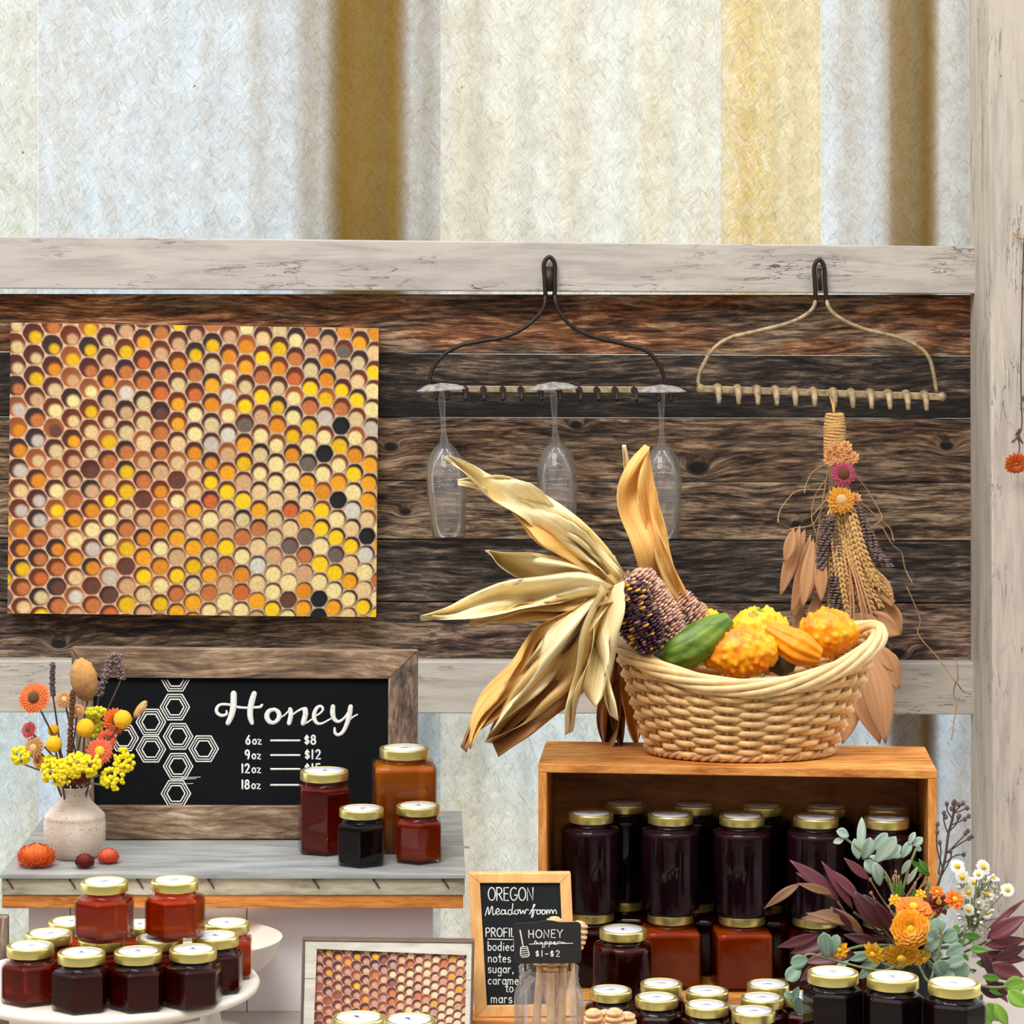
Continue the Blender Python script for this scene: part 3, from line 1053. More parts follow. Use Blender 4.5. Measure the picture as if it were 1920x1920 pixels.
class Board:
    """a writing surface: origin, right and up directions, outward normal"""

    def __init__(s, TL, TR, BL):
        s.o = Vector(TL)
        s.n = (Vector(TR) - s.o).cross(Vector(BL) - s.o).normalized()
        if s.n.y > 0:
            s.n = -s.n

    def at(s, px, py, lift=0.0):
        """where the sight line of a frame position meets the board"""
        d = Vector(((px - CX) / F, 1.0, -(py - CY) / F))
        c = Vector((0, 0, ZC))
        k = (s.o - c).dot(s.n) / d.dot(s.n)
        return c + d * k + s.n * lift

    def stroke(s, mb, pts, w, smooth=0, mi=0):
        """pts (px,py[,w]) in frame units; w stroke width in frame units"""
        if smooth:
            pts = [tuple(p) for p in catmull([(p[0], p[1], p[2] if len(p) > 2 else w) for p in pts], smooth)]
        v = [s.at(p[0], p[1], 0.0004) for p in pts]
        D = v[0].y
        rr = [(p[2] if len(p) > 2 else w) * 0.5 * D / F for p in pts]
        if len(v) > 1:
            d0, d1 = (v[0] - v[1]), (v[-1] - v[-2])
            if d0.length > 1e-7 and d1.length > 1e-7:
                a, b = v[0] + d0.normalized() * rr[0] * 0.7, v[-1] + d1.normalized() * rr[-1] * 0.7
                v = [a] + v + [b]
                rr = [rr[0] * 0.5] + rr + [rr[-1] * 0.5]
        mb.tube(v, rr, 6, mi, flat=(s.n, 0.12))

    def text(s, mb, txt, x, y, h, w, sx=1.0, slope=0.0, gap=0.12, sl=0.0):
        """y is the baseline; h the capital height in frame units"""
        cx = x
        for ch in txt:
            wd, strokes = G[ch]
            for st in strokes:
                pts = [(cx + (px_ * sx + sl * py_) * h, y - py_ * h + slope * (cx - x)) for px_, py_ in st]
                s.stroke(mb, pts, w)
            cx += (wd + gap) * h * sx
        return cx


# ---------------------------------------------------------------- the Honey price board
Db_, Dt_ = 3.668, 3.715
B = {}


def lean_pt(px, py, thick=0.0):
    f = (1575 - py) / (1575 - 1215)
    D = Db_ + (Dt_ - Db_) * f
    return P(px, py, D) + Vector((0, thick, 0))


def rail(mb, TL, TR, BR, BL, th, mi=0):
    mb.hexa([lean_pt(*BL), lean_pt(*BR), lean_pt(*TR), lean_pt(*TL)], [lean_pt(*BL, th), lean_pt(*BR, th), lean_pt(*TR, th), lean_pt(*TL, th)], mi)


o0 = Vector(((X_at(458, Db_)), Db_ + 0.01, SH_Z))
hs = thing('chalkboard_sign', 'wide chalkboard price sign in a rough barnwood frame, leaning on the riser', 'sign', o0)
th = 0.022
for nm, c, m in (('top_rail', ((133, 1215), (783, 1221), (728, 1273), (174, 1271)), 'rustic_x'),
                 ('bottom_rail', ((176, 1511), (727, 1512), (781, 1573), (150, 1574)), 'rustic_x'),
                 ('side_stile', ((133, 1216), (174, 1272), (176, 1511), (150, 1574)), 'rustic_z'),
                 ('side_stile', ((728, 1273), (784, 1221), (782, 1573), (727, 1512)), 'rustic_z')):
    mb = MB()
    rail(mb, *c, th)
    build(nm, mb, M[m], hs, o0, 0.0012)
mb = MB()
q = [lean_pt(172, 1268, 0.008), lean_pt(730, 1270, 0.008), lean_pt(729, 1514, 0.008), lean_pt(174, 1513, 0.008)]
mb.hexa([q[3], q[2], q[1], q[0]], [v + Vector((0, 0.008, 0)) for v in (q[3], q[2], q[1], q[0])])
bd = build('blackboard', mb, M['slate'], hs, o0)
BD = Board(q[0], q[1], q[3])
mb = MB()
Zm = lambda pts: [((120 + p[0] / 2.743), (1200 + p[1] / 2.743)) + ((p[2] / 2.743,) if len(p) > 2 else ()) for p in pts]
T, K = 12, 26
Zh = lambda pts: [(390 + p[0] / 6.4, 1280 + p[1] / 6.4, p[2] / 6.4) for p in pts]
for st, n in [
    ([(222, 338, 26), (222, 378, 36), (165, 395, 44), (112, 365, 48), (104, 310, 46), (150, 264, 38), (250, 264, 36), (340, 290, 36), (440, 302, 34), (560, 298, 34), (625, 292, 40), (650, 266, 34)], 50),
    ([(308, 128, 84), (308, 210, 88), (302, 310, 86), (275, 410, 80), (238, 488, 68)], 24),
    ([(556, 128, 74), (528, 220, 84), (508, 320, 82), (508, 410, 78), (530, 488, 56)], 24),
    ([(800, 318, 44), (730, 345, 64), (706, 410, 72), (740, 470, 64), (800, 478, 52), (852, 420, 66), (845, 355, 62), (798, 318, 44)], 36),
    ([(858, 425, 24), (915, 392, 22), (970, 340, 26)], 12),
    ([(986, 318, 62), (996, 380, 66), (985, 440, 66), (972, 492, 62)], 16),
    ([(1000, 400, 22), (1070, 345, 28), (1140, 310, 36)], 14),
    ([(1166, 318, 72), (1170, 380, 74), (1152, 450, 74), (1140, 494, 66)], 18),
    ([(1160, 492, 28), (1210, 466, 24), (1260, 430, 22)], 12),
    ([(1262, 415, 22), (1340, 372, 26), (1380, 322, 34), (1358, 284, 38), (1310, 300, 48), (1276, 370, 60), (1278, 440, 58), (1316, 490, 44), (1376, 486, 30), (1440, 452, 24), (1486, 428, 20)], 46),
    ([(1500, 286, 66), (1496, 360, 72), (1512, 430, 62), (1562, 468, 44), (1630, 430, 34), (1690, 350, 34)], 32),
    ([(1712, 286, 66), (1696, 390, 72), (1668, 490, 62), (1620, 590, 52), (1560, 628, 44), (1524, 600, 42), (1520, 545, 30)], 36),
    ([(1680, 470, 22), (1735, 416, 24), (1794, 382, 20)], 12),
]:
    BD.stroke(mb, Zh(st), 8, n)
build('lettering', mb, M['chalk'], bd, o0)
mb = MB()
rowsz = [(546, '6', '8', 935, 1238), (622, '9', '12', 932, 1240), (692, '12', '15', 912, 1240), (770, '18', '18', 912, 1245)]
for yz, a, b, xa_, xb_ in rowsz:
    y = {'6': 1395.5, '9': 1423, '12': 1449, '18': 1479}[a]
    x = 120 + xa_ / 2.743
    e = BD.text(mb, a, x, y, 16, 4.0, 0.95, gap=0.16)
    BD.text(mb, 'oz', e + 2, y, 16, 3.2, 1.0, gap=0.1)
    yl = y - 7
    BD.stroke(mb, [(508, yl), (562, yl)], 4.2)
    if a != '18':
        BD.text(mb, '$' + b, 120 + xb_ / 2.743, y, 16.5, 4.0, 1.0, gap=0.2)
build('price_list', mb, M['chalk'], bd, o0)
mb = MB()


def hexagon(cx, cy, R, w, top=None, bot=None, left=None):
    pts = []
    for k in range(7):
        a = math.radians(60 * k)
        pts.append((cx + R * math.cos(a), cy + R * math.sin(a)))
    for k in range(6):
        a, b = pts[k], pts[k + 1]
        if top is not None:
            if a[1] < top and b[1] < top:
                continue
            if a[1] < top:
                a = (a[0] + (b[0] - a[0]) * (top - a[1]) / (b[1] - a[1]), top)
            if b[1] < top:
                b = (b[0] + (a[0] - b[0]) * (top - b[1]) / (a[1] - b[1]), top)
        if left is not None and a[0] < left and b[0] < left:
            continue
        BD.stroke(mb, [a, b], w)


for cx, cy, tp in ((329, 1272, 1275), (328, 1326, None), (283, 1354, None), (334, 1381, None), (232, 1384, None), (283, 1405, None), (382, 1404, None), (334, 1437, None), (330, 1488, None)):
    hexagon(cx, cy, 27.5, 2.8, tp)
    hexagon(cx, cy, 22.5, 2.2, tp)
    hexagon(cx, cy, 17, 3.0, tp)
for yy, x0_, x1_ in ((1458, 340, 376), (1461, 345, 368), (1470, 340, 362)):
    BD.stroke(mb, [(x0_, yy), (x1_, yy - 1)], 1.2)
build('comb_drawing', mb, M['chalk'], bd, o0)

# ---------------------------------------------------------------- jars
def sect(kind):
    if kind == 'round':
        return None
    n, p = (3, 70) if kind == 'hex' else (2, 11)

    def f(a):
        return sum(abs(math.cos(a - math.pi * k / n)) ** p for k in range(n)) ** (-1.0 / p)
    return f


def ring(kind):
    """angles round a jar: close together at the corners of a hexagon"""
    if kind != 'hex':
        return None
    return [math.radians(30 + 60 * k + d) for k in range(6) for d in (-3.5, -1.2, 1.2, 3.5, 12, 21, 30, 39, 48)]


MASTERS = {}


def jar(kind, R, h, lid_r, lid_h, mat, loc, rotz, label, group, cat='jar'):
    key = (kind, R, h, lid_r, mat)
    if key in MASTERS:
        return dup(MASTERS[key], loc, rotz, label, group)
    t = thing('honey_jar', label, cat, loc, rotz, group)
    MASTERS[key] = t
    sc = sect(kind)
    rn = lid_r * 0.92
    z1 = h - lid_h
    zs = z1 - 0.006
    mb = MB()
    b = 1.0 if kind == 'round' else 0.0
    mb.lathe([(R * 0.5, 0.0006, b), (R * 0.90, 0, b), (R * 0.975, 0.0018, b), (R, 0.005, b), (R, zs - 0.008, b), (R * 0.992, zs - 0.004, b), (R * 0.95, zs - 0.0008, b), (R * 0.90, zs, b * 0.8 + 0.2),
              (rn * 1.04, zs + 0.0016, 1), (rn, zs + 0.004, 1), (rn, h - 0.004, 1)], (0, 0, 0), 48, 0, sc, None, False, ring(kind))
    build('glass', mb, M['glass'], t)
    mb = MB()
    k = 0.955
    mb.lathe([(R * 0.4 * k, 0.004, b), (R * 0.92 * k, 0.004, b), (R * k, 0.007, b), (R * k, zs - 0.009, b), (R * 0.985 * k, zs - 0.005, b), (R * 0.9 * k, zs - 0.0018, b), (rn * 0.93, zs - 0.0004, 1), (rn * 0.92, z1 + 0.001, 1)],
             (0, 0, 0), 48, 0, sc, None, True, ring(kind))
    build('honey', mb, M[mat], t)
    mb = MB()
    mb.lathe([(lid_r * 0.965, z1), (lid_r * 0.995, z1 + 0.0006), (lid_r, z1 + 0.0016), (lid_r, h - 0.0024), (lid_r * 0.985, h - 0.0008), (lid_r * 0.945, h), (lid_r * 0.90, h - 0.0003), (lid_r * 0.885, h - 0.0012), (lid_r * 0.3, h - 0.0012)], (0, 0, 0), 40)
    ld = build('lid', mb, M['lid'], t)
    mb = MB()
    mb.lathe([(lid_r * 0.82, h - 0.0012), (lid_r * 0.82, h - 0.0005), (lid_r * 0.3, h - 0.0005)], (0, 0, 0), 32)
    rnd = random.Random(int(R * 1e6) + len(mat))
    for _ in range(4):
        a = rnd.uniform(0, 6.3)
        r = rnd.uniform(0, 0.2) * lid_r
        mb.box((r * math.cos(a), r * math.sin(a), h - 0.0004), (rnd.uniform(.1, .26) * lid_r, rnd.uniform(.06, .14) * lid_r, 0.0003), Matrix.Rotation(a, 3, 'Z'), 1)
    build('label', mb, [M['label'], M['ink']], ld)
    return t


def deg(a):
    return math.radians(a)


# four jars on the zinc top
g = 'honey jars on the zinc riser'
S6 = ('hex', 0.0292, 0.062, 0.0262, 0.0115)
jar('hex', 0.0325, 0.1055, 0.0315, 0.0125, 'h_brown', (X_at(608, 3.595), 3.595, SH_Z), deg(8), 'tall brown-red hexagonal honey jar hiding the last prices of the chalkboard', g)
jar('hex', 0.0292, 0.0712, 0.0285, 0.0115, 'h_black', (X_at(678, 3.517), 3.517, SH_Z), deg(-2), 'small near-black honey jar at the front edge of the zinc riser', g)
jar('hex', 0.0290, 0.0712, 0.0280, 0.0115, 'h_red', (X_at(784, 3.537), 3.537, SH_Z), deg(3), 'small red-amber honey jar in front of the tallest amber jar', g)
jar('square', 0.0408, 0.132, 0.0325, 0.0135, 'h_amber', (X_at(758, 3.615), 3.615, SH_Z), deg(4), 'tallest square amber honey jar at the corner of the price board', g)

# cake stand with the pyramid of jars
CSZ = ZC - 0.773
cs0 = Vector((X_at(205, 3.15), 3.15, TABLE_Z))
cs = thing('cake_stand', 'round pale marble cake stand carrying a pyramid of honey jars', 'cake stand', cs0)
mb = MB()
mb.lathe([(0.05, CSZ - 0.014), (0.160, CSZ - 0.014), (0.169, CSZ - 0.010), (0.171, CSZ - 0.005), (0.168, CSZ - 0.001), (0.163, CSZ), (0.03, CSZ)], (cs0.x, cs0.y, 0), 72)
build('plate', mb, M['marble'], cs, cs0)
mb = MB()
mb.lathe([(0.085, TABLE_Z), (0.09, TABLE_Z + 0.006), (0.08, TABLE_Z + 0.014), (0.035, TABLE_Z + 0.03), (0.03, TABLE_Z + 0.06), (0.045, CSZ - 0.03), (0.085, CSZ - 0.0142)], (cs0.x, cs0.y, 0), 48)
build('pedestal', mb, M['darkwood'], cs, cs0)
g = 'small honey jars piled on the cake stand'
row1 = [(57, 3.052, 'h_brown', -6, 'red-brown honey jar at the left end of the front row on the cake stand'),
        (153, 3.020, 'h_dark', -9, 'dark red honey jar foremost on the cake stand, second from the left'),
        (259, 3.026, 'h_dark', -11, 'dark honey jar in the front row of the cake stand, third from the left'),
        (362, 3.036, 'h_dark', -8, 'dark red honey jar at the right end of the front row on the cake stand')]
row2 = [(92, 3.112, 'h_brown', 12, 'honey jar on the cake stand mostly hidden behind its leftmost front jars'),
        (190, 3.086, 'h_brown', 5, 'honey jar on the cake stand directly under the left top jar'),
        (299, 3.090, 'h_brown', -4, 'honey jar on the cake stand directly under the right top jar'),
        (404, 3.100, 'h_dark', -3, 'dark honey jar behind the right end of the front row on the cake stand')]
row3 = [(134, 3.172, 'h_red', 3, 'rear honey jar on the cake stand, its lid just left of the left top jar'),
        (262, 3.156, 'h_red', 0, 'rear honey jar on the cake stand seen in the gap between the two top jars'),
        (425, 3.164, 'h_red', 2, 'amber honey jar at the far right rear of the cake stand')]
for row in (row1, row2, row3):
    for px, D, m, r, lb in row:
        jar(*S6, m, (X_at(px, D), D, CSZ), deg(r), lb, g)
ztop = CSZ + 0.062
jar('hex', 0.0300, 0.0640, 0.0265, 0.0115, 'h_red', (X_at(196, 3.083), 3.083, ztop), deg(-7), 'left one of the two red-amber jars topping the cake stand pyramid', g)
jar('hex', 0.0300, 0.0640, 0.0265, 0.0115, 'h_red', (X_at(328, 3.090), 3.090, ztop), deg(-14), 'right one of the two red-amber jars topping the cake stand pyramid', g)

# white bowl standing behind the cake stand
bo = Vector((X_at(395, 3.405), 3.405, TABLE_Z))
mb = MB()
mb.lathe([(0.002, 0.0), (0.042, 0.0), (0.042, 0.004), (0.014, 0.012), (0.010, 0.030), (0.011, 0.056), (0.034, 0.064), (0.060, 0.076), (0.079, 0.094), (0.087, 0.114), (0.0885, 0.1165), (0.086, 0.117), (0.076, 0.096), (0.057, 0.080), (0.03, 0.070), (0.002, 0.068)], bo, 64, 0, None, None, False)
tag(build('white_bowl', mb, M['marble'], None, bo), 'white footed bowl half hidden behind the right side of the cake stand', 'bowl')

# ---------------------------------------------------------------- wooden crate on its side
TH = math.radians(5.5)
UX, UY = Vector((math.cos(TH), -math.sin(TH), 0)), Vector((math.sin(TH), math.cos(TH), 0))
C0 = Vector((X_at(1009, 3.56), 3.56, TABLE_Z))
CW, CD, CH, CT = 0.5055, 0.185, ZC - (1432 - 560) * 3.56 / F - TABLE_Z, 0.0112
RX = Matrix(((UX.x, UY.x, 0), (UX.y, UY.y, 0), (0, 0, 1)))
CR_TOP = TABLE_Z + CH


def cpt(u, v, z):
    return C0 + UX * u + UY * v + Vector((0, 0, z))


def cbox(nm, u0, u1, v0, v1, z0, z1, m, parent, bevel=0.0012):
    mb = MB()
    mb.box(cpt((u0 + u1) / 2, (v0 + v1) / 2, (z0 + z1) / 2), (u1 - u0, v1 - v0, z1 - z0), RX)
    return build(nm, mb, M[m], parent, C0, bevel)


cr = thing('wooden_crate', 'orange pine crate standing on its side, full of dark honey jars under the basket', 'crate', C0)
cbox('top_board', 0, CW, 0, CD, CH - CT, CH, 'crate', cr)
cbox('bottom_board', 0, CW, 0, CD, 0, CT, 'crate', cr)
cbox('side_board', 0, CT, 0, CD, CT, CH - CT, 'crate_z', cr)
cbox('side_board', CW - CT, CW, 0, CD, CT, CH - CT, 'crate_z', cr)
cbox('back_board', CT, CW - CT, CD - 0.01, CD, CT, CH - CT, 'crate_in', cr)


def inbox(px, inset):
    k = (px - CX) / F
    s = (k * (C0.y + inset * UY.y) - C0.x - inset * UY.x) / (UX.x - k * UX.y)
    return C0 + UX * s + UY * inset


TALL = ('round', 0.0388, 0.1275, 0.0292, 0.0125)
LOW = ('square', 0.0375, 0.0935, 0.0300, 0.0125)
zlow = TABLE_Z + CT
pxs = [1108, 1257, 1391, 1530, 1662]
lowm = ['h_dark', 'h_orange', 'h_orange', 'h_dark', 'h_dark']
gl, gt = 'square jars on the crate floor', 'tall plum-dark jars stacked in the crate'
nth = [('leftmost', ''), ('second', ' from the left'), ('middle', ''), ('fourth', ' from the left'), ('rightmost', '')]
for i, px in enumerate(pxs):
    p = inbox(px, 0.054)
    d = ['dark square jar at the left end of the crate floor, behind the small signs', 'orange square honey jar on the crate floor, the left one of the orange pair',
         'orange square honey jar on the crate floor, the right one of the orange pair', 'dark square jar on the crate floor behind the burgundy leaves',
         'dark square jar at the right on the crate floor behind the bouquet'][i]
    jar(*LOW, lowm[i], (p.x, p.y, zlow), -TH + deg([6, 8, 8, 0, 0][i]), d, gl)
    jar(*TALL, 'h_plum', (p.x, p.y, zlow + 0.0935), -TH, '%s tall dark jar%s in the front upper row of the crate' % nth[i], gt)
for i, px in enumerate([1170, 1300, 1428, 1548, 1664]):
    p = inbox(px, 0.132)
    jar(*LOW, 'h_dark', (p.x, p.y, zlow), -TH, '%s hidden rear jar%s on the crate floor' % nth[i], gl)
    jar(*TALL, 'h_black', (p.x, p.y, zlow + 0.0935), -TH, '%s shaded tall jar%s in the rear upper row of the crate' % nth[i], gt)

# ---------------------------------------------------------------- jars in front of the crate
g = 'hexagonal jars crowded in front of the crate'
J = ('hex', 0.0272, 0.081, 0.0252, 0.0115, 'h_dark')
jar('round', 0.0375, 0.1165, 0.0295, 0.012, 'h_dark', (X_at(1168, 3.45), 3.45, TABLE_Z), 0, 'dark red round jar standing before the crate beside the dipper card', 'round jar before the crate')
for px, D, r, lb in [
    (1145, 3.290, 20, 'hexagonal dark jar nearest the dipper mason jar, its lid seen whole'),
    (1240, 3.322, 5, 'rear jar of the second lid column right of the dipper mason jar'),
    (1231, 3.256, 24, 'front jar of the second lid column right of the dipper mason jar'),
    (1326, 3.286, 8, 'rear jar of the third lid column right of the dipper mason jar'),
    (1325, 3.221, 22, 'front jar of the third lid column right of the dipper mason jar'),
    (1440, 3.318, 0, 'rearmost jar of the fourth lid column, left of the round eucalyptus leaves'),
    (1429, 3.255, 14, 'middle jar of the fourth lid column, left of the round eucalyptus leaves'),
    (1413, 3.193, 28, 'front jar of the fourth lid column, left of the round eucalyptus leaves'),
    (1510, 3.262, 10, 'dark jar tucked behind the small eucalyptus sprig left of the three tall dark jars'),
]:
    jar(*J, (X_at(px, D), D, TABLE_Z), deg(r), lb, g)
g = 'three tall near-black jars below the bouquet'
for px, D, h, r, lb in [(1562, 3.11, 0.1460, 15, 'left one of the three near-black hexagonal jars below the bouquet'),
                        (1674, 3.09, 0.1455, 6, 'middle one of the three near-black hexagonal jars below the bouquet'),
                        (1789, 3.06, 0.1460, 12, 'right one of the three near-black hexagonal jars below the bouquet')]:
    jar('hex', 0.0308, h, 0.0288, 0.0125, 'h_black', (X_at(px, D), D, TABLE_Z), deg(r), lb, g)
g = 'jars below the framed comb picture'
for px, D, lb in [(672, 3.00, 'jar whose lid overlaps the lower edge of the framed comb picture, left of two'), (768, 3.065, 'jar whose lid just shows under the framed comb picture, right of two')]:
    jar('hex', 0.0315, 0.1235 if px < 700 else 0.1045, 0.0288, 0.0125, 'h_dark', (X_at(px, D), D, TABLE_Z), deg(10), lb, g)

# ---------------------------------------------------------------- framed comb picture
D0, D1 = 3.215, 3.262


def fp(px, py, th_=0.0):
    f = (2015 - py) / (2015 - 1762)
    return P(px, py, D0 + (D1 - D0) * f) + Vector((0, th_, 0))


yb = 2008
fo = fp(725, yb)
fo = Vector((fo.x, fo.y, TABLE_Z))
ft = thing('framed_picture', 'small framed photograph of brown honeycomb cells with a whitewashed border', 'picture', fo)


def fbar(mb, a, b, c, d, t0, t1, mi=0):
    q = [fp(*p, t0) for p in (a, b, c, d)]
    r = [fp(*p, t1) for p in (a, b, c, d)]
    mb.hexa([q[3], q[2], q[1], q[0]], [r[3], r[2], r[1], r[0]], mi)


mb = MB()
TLo, TRo, BRo, BLo = (567, 1761), (890, 1765), (884, yb), (561, yb)
TLi, TRi, BRi, BLi = (572, 1765), (885, 1769), (879, yb - 5), (566, yb - 5)
fbar(mb, TLo, TRo, TRi, TLi, 0, 0.016)
fbar(mb, BLi, BRi, BRo, BLo, 0, 0.016)
fbar(mb, TLo, TLi, BLi, BLo, 0, 0.016)
fbar(mb, TRi, TRo, BRo, BRi, 0, 0.016)
build('outer_frame', mb, M['framebrown'], ft, fo, 0.0008)
mb = MB()
A_, B_, C_, D_ = (594, 1780), (875, 1792), (870, yb - 22), (586, yb - 22)
fbar(mb, TLi, TRi, B_, A_, 0.001, 0.012)
fbar(mb, D_, C_, BRi, BLi, 0.001, 0.012)
for (pa, pb, pc, pd) in ((TLi, A_, (592, 1835), (571, 1835)), ((571, 1836.2), (592, 1836.2), D_, BLi), (B_, TRi, (884, 1838), (874, 1838)), ((874, 1839), (884, 1839), BRi, C_)):
    fbar(mb, pa, pb, pc, pd, 0.001, 0.012)
build('whitewashed_border', mb, M['framewhite'], ft, fo, 0.0005)
print_grid('printed_face', [fp(*p, 0.006) for p in ((590, 1776), (879, 1788), (874, yb - 18), (582, yb - 18))], 260, 220, (288, 228), 10.8, pal_small, PM, ft, fo, 0.10)

# ---------------------------------------------------------------- small block and the tall chalkboard on it
DZ = 3.295
zb_ = Z_at(1908, DZ)
mb = MB()
bx = X_at(1000, 3.31)
mb.box((bx, 3.318, TABLE_Z + (zb_ - TABLE_Z) / 2), (0.15, 0.07, zb_ - TABLE_Z))
tag(build('wooden_block', mb, M['crate'], None, (bx, 3.318, TABLE_Z), 0.002), 'low orange wooden block under the tall beech-framed chalkboard', 'block')


def ep(px, py, th_=0.0):
    f = (1908 - py) / 270
    return P(px, py, DZ + 0.035 * f) + Vector((0, th_, 0))


eo = Vector((X_at(980, DZ), DZ + 0.008, zb_))
et = thing('menu_chalkboard', 'upright beech-framed chalkboard of tasting notes, left of the crate', 'sign', eo)


def ebar(mb, q4, t0=0.0, t1=0.013):
    q = [ep(*p, t0) for p in q4]
    r = [ep(*p, t1) for p in q4]
    mb.hexa([q[3], q[2], q[1], q[0]], [r[3], r[2], r[1], r[0]])


eTL, eTR, eBR, eBL = (878, 1638), (1070, 1637), (1082, 1905), (891, 1908)
iTL, iTR, iBR, iBL = (900, 1656), (1050, 1656), (1060, 1884), (913, 1886)
for nm, q4, m in (('top_rail', (eTL, eTR, iTR, iTL), 'easel'), ('bottom_rail', (iBL, iBR, eBR, eBL), 'easel'),
                  ('side_stile', (eTL, iTL, iBL, eBL), 'easel'), ('side_stile', (iTR, eTR, eBR, iBR), 'easel')):
    mb = MB()
    ebar(mb, q4)
    build(nm, mb, M[m], et, eo, 0.001)
q = [ep(898, 1654, 0.004), ep(1052, 1654, 0.004), ep(1062, 1886, 0.004), ep(911, 1888, 0.004)]
mb = MB()
mb.hexa([q[3], q[2], q[1], q[0]], [v + Vector((0, 0.006, 0)) for v in (q[3], q[2], q[1], q[0])])
eb = build('blackboard', mb, M['slate2'], et, eo)
BD = Board(q[0], q[1], q[3])
mb = MB()
z4 = lambda x, y: (540 + x / 3.4286, 1600 + y / 3.4286)
x, y = z4(1285, 303)
BD.text(mb, 'OREGON', x, y, 24, 2.6, 0.80, 0.0, 0.075)
# flowing script line
scr = [
    [(1268, 400), (1285, 345), (1292, 395), (1312, 340), (1318, 395), (1335, 385)],
    [(1335, 380), (1358, 372), (1350, 355), (1336, 372), (1346, 394), (1368, 384)],
    [(1392, 366), (1374, 366), (1372, 390), (1392, 388), (1396, 362), (1400, 392), (1412, 384)],
    [(1436, 366), (1418, 366), (1416, 390), (1436, 388), (1446, 322), (1440, 380), (1452, 390)],
    [(1468, 364), (1456, 376), (1464, 392), (1480, 384), (1478, 364), (1490, 368)],
    [(1492, 362), (1498, 390), (1512, 366), (1520, 390), (1532, 362), (1546, 366)],
    [(1552, 392), (1580, 345), (1588, 330), (1578, 335), (1572, 380), (1566, 412), (1574, 405), (1582, 372)],
    [(1560, 366), (1600, 364)],
    [(1608, 364), (1598, 378), (1608, 392), (1624, 380), (1616, 364), (1630, 368)],
    [(1650, 366), (1636, 366), (1634, 390), (1650, 388), (1656, 364), (1662, 390)],
    [(1664, 390), (1668, 366), (1676, 366), (1680, 388), (1688, 366), (1698, 366), (1702, 388), (1712, 366), (1722, 368), (1726, 390)],
]
for st in scr:
    BD.stroke(mb, [z4(*p) for p in st], 2.2, max(10, len(st) * 5))
x, y = z4(1270, 535)
BD.text(mb, 'PROFILE:', x, y, 16, 2.4, 0.9, 0.01, 0.12)
BD.stroke(mb, [z4(1285, 552), z4(1500, 556)], 2.0)
for txt, zx, zy in (('bodied', 1283, 625), ('notes of', 1285, 700), ('sugar,', 1285, 768), ('caramel', 1285, 842), ('to', 1395, 892)):
    x, y = z4(zx, zy)
    BD.text(mb, txt, x, y, 17, 2.1, 0.95, 0.01, 0.10)
x, y = z4(1303, 962)
BD.text(mb, 'mars', x, y, 18, 2.3, 0.95, 0.0, 0.10)
build('lettering', mb, M['chalk'], eb, eo)

# ---------------------------------------------------------------- mason jar of honey dippers with its card
DM = 3.145
mx = X_at(1029, DM)
MR = 0.0395
mz = Z_at(1812, DM)
mo = Vector((mx, DM, TABLE_Z))
mt = thing('mason_jar', 'clear glass mason jar holding wooden honey dippers behind a black price card', 'jar', mo)
mb = MB()
h_ = mz - TABLE_Z
mb.lathe([(0.012, 0.004), (0.034, 0.002), (0.0385, 0.006), (MR, 0.014), (MR, h_ - 0.036), (0.0385, h_ - 0.028), (0.0355, h_ - 0.021), (0.0335, h_ - 0.016), (0.0345, h_ - 0.0135), (0.0335, h_ - 0.011), (0.0335, h_ - 0.007), (0.0345, h_ - 0.005), (0.0335, h_ - 0.003), (0.0345, h_ - 0.001), (0.0338, h_), (0.0322, h_ - 0.001)],
         mo, 40, 0, None, None, False)
build('glass', mb, M['mason'], mt, mo)


def dipper(base, top, head_r, head_l, label, group):
    base, top = Vector(base), Vector(top)
    d = (top - base).normalized()
    L = (top - base).length
    R = d.to_track_quat('Z', 'Y').to_matrix()
    t_ = thing('honey_dipper', label, 'honey dipper', base, 0, group)
    mb = MB()
    mb.lathe([(0.0035, 0), (0.0058, 0.005), (0.0050, L * 0.3), (0.0044, L - head_l - 0.004), (0.0050, L - head_l)], base, 12, 0, None, R)
    build('handle', mb, M['dipper'], t_, base)
    mb = MB()
    prof = [(0.003, L - head_l)]
    n = 6
    for i in range(n):
        a0 = L - head_l + head_l * (i + 0.06) / n
        a1 = L - head_l + head_l * (i + 0.64) / n
        f = 0.72 + 0.28 * math.sin(math.pi * (i + 0.5) / n)
        prof += [(head_r * f * 0.6, a0), (head_r * f, a0 + 0.0006), (head_r * f, a1), (head_r * f * 0.6, a1 + 0.0006)]
    prof += [(head_r * 0.5, L), (0.001, L + 0.001)]
    mb.lathe(prof, base, 16, 0, None, R)
    build('ribbed_head', mb, M['dipper'], t_, base)
    return t_


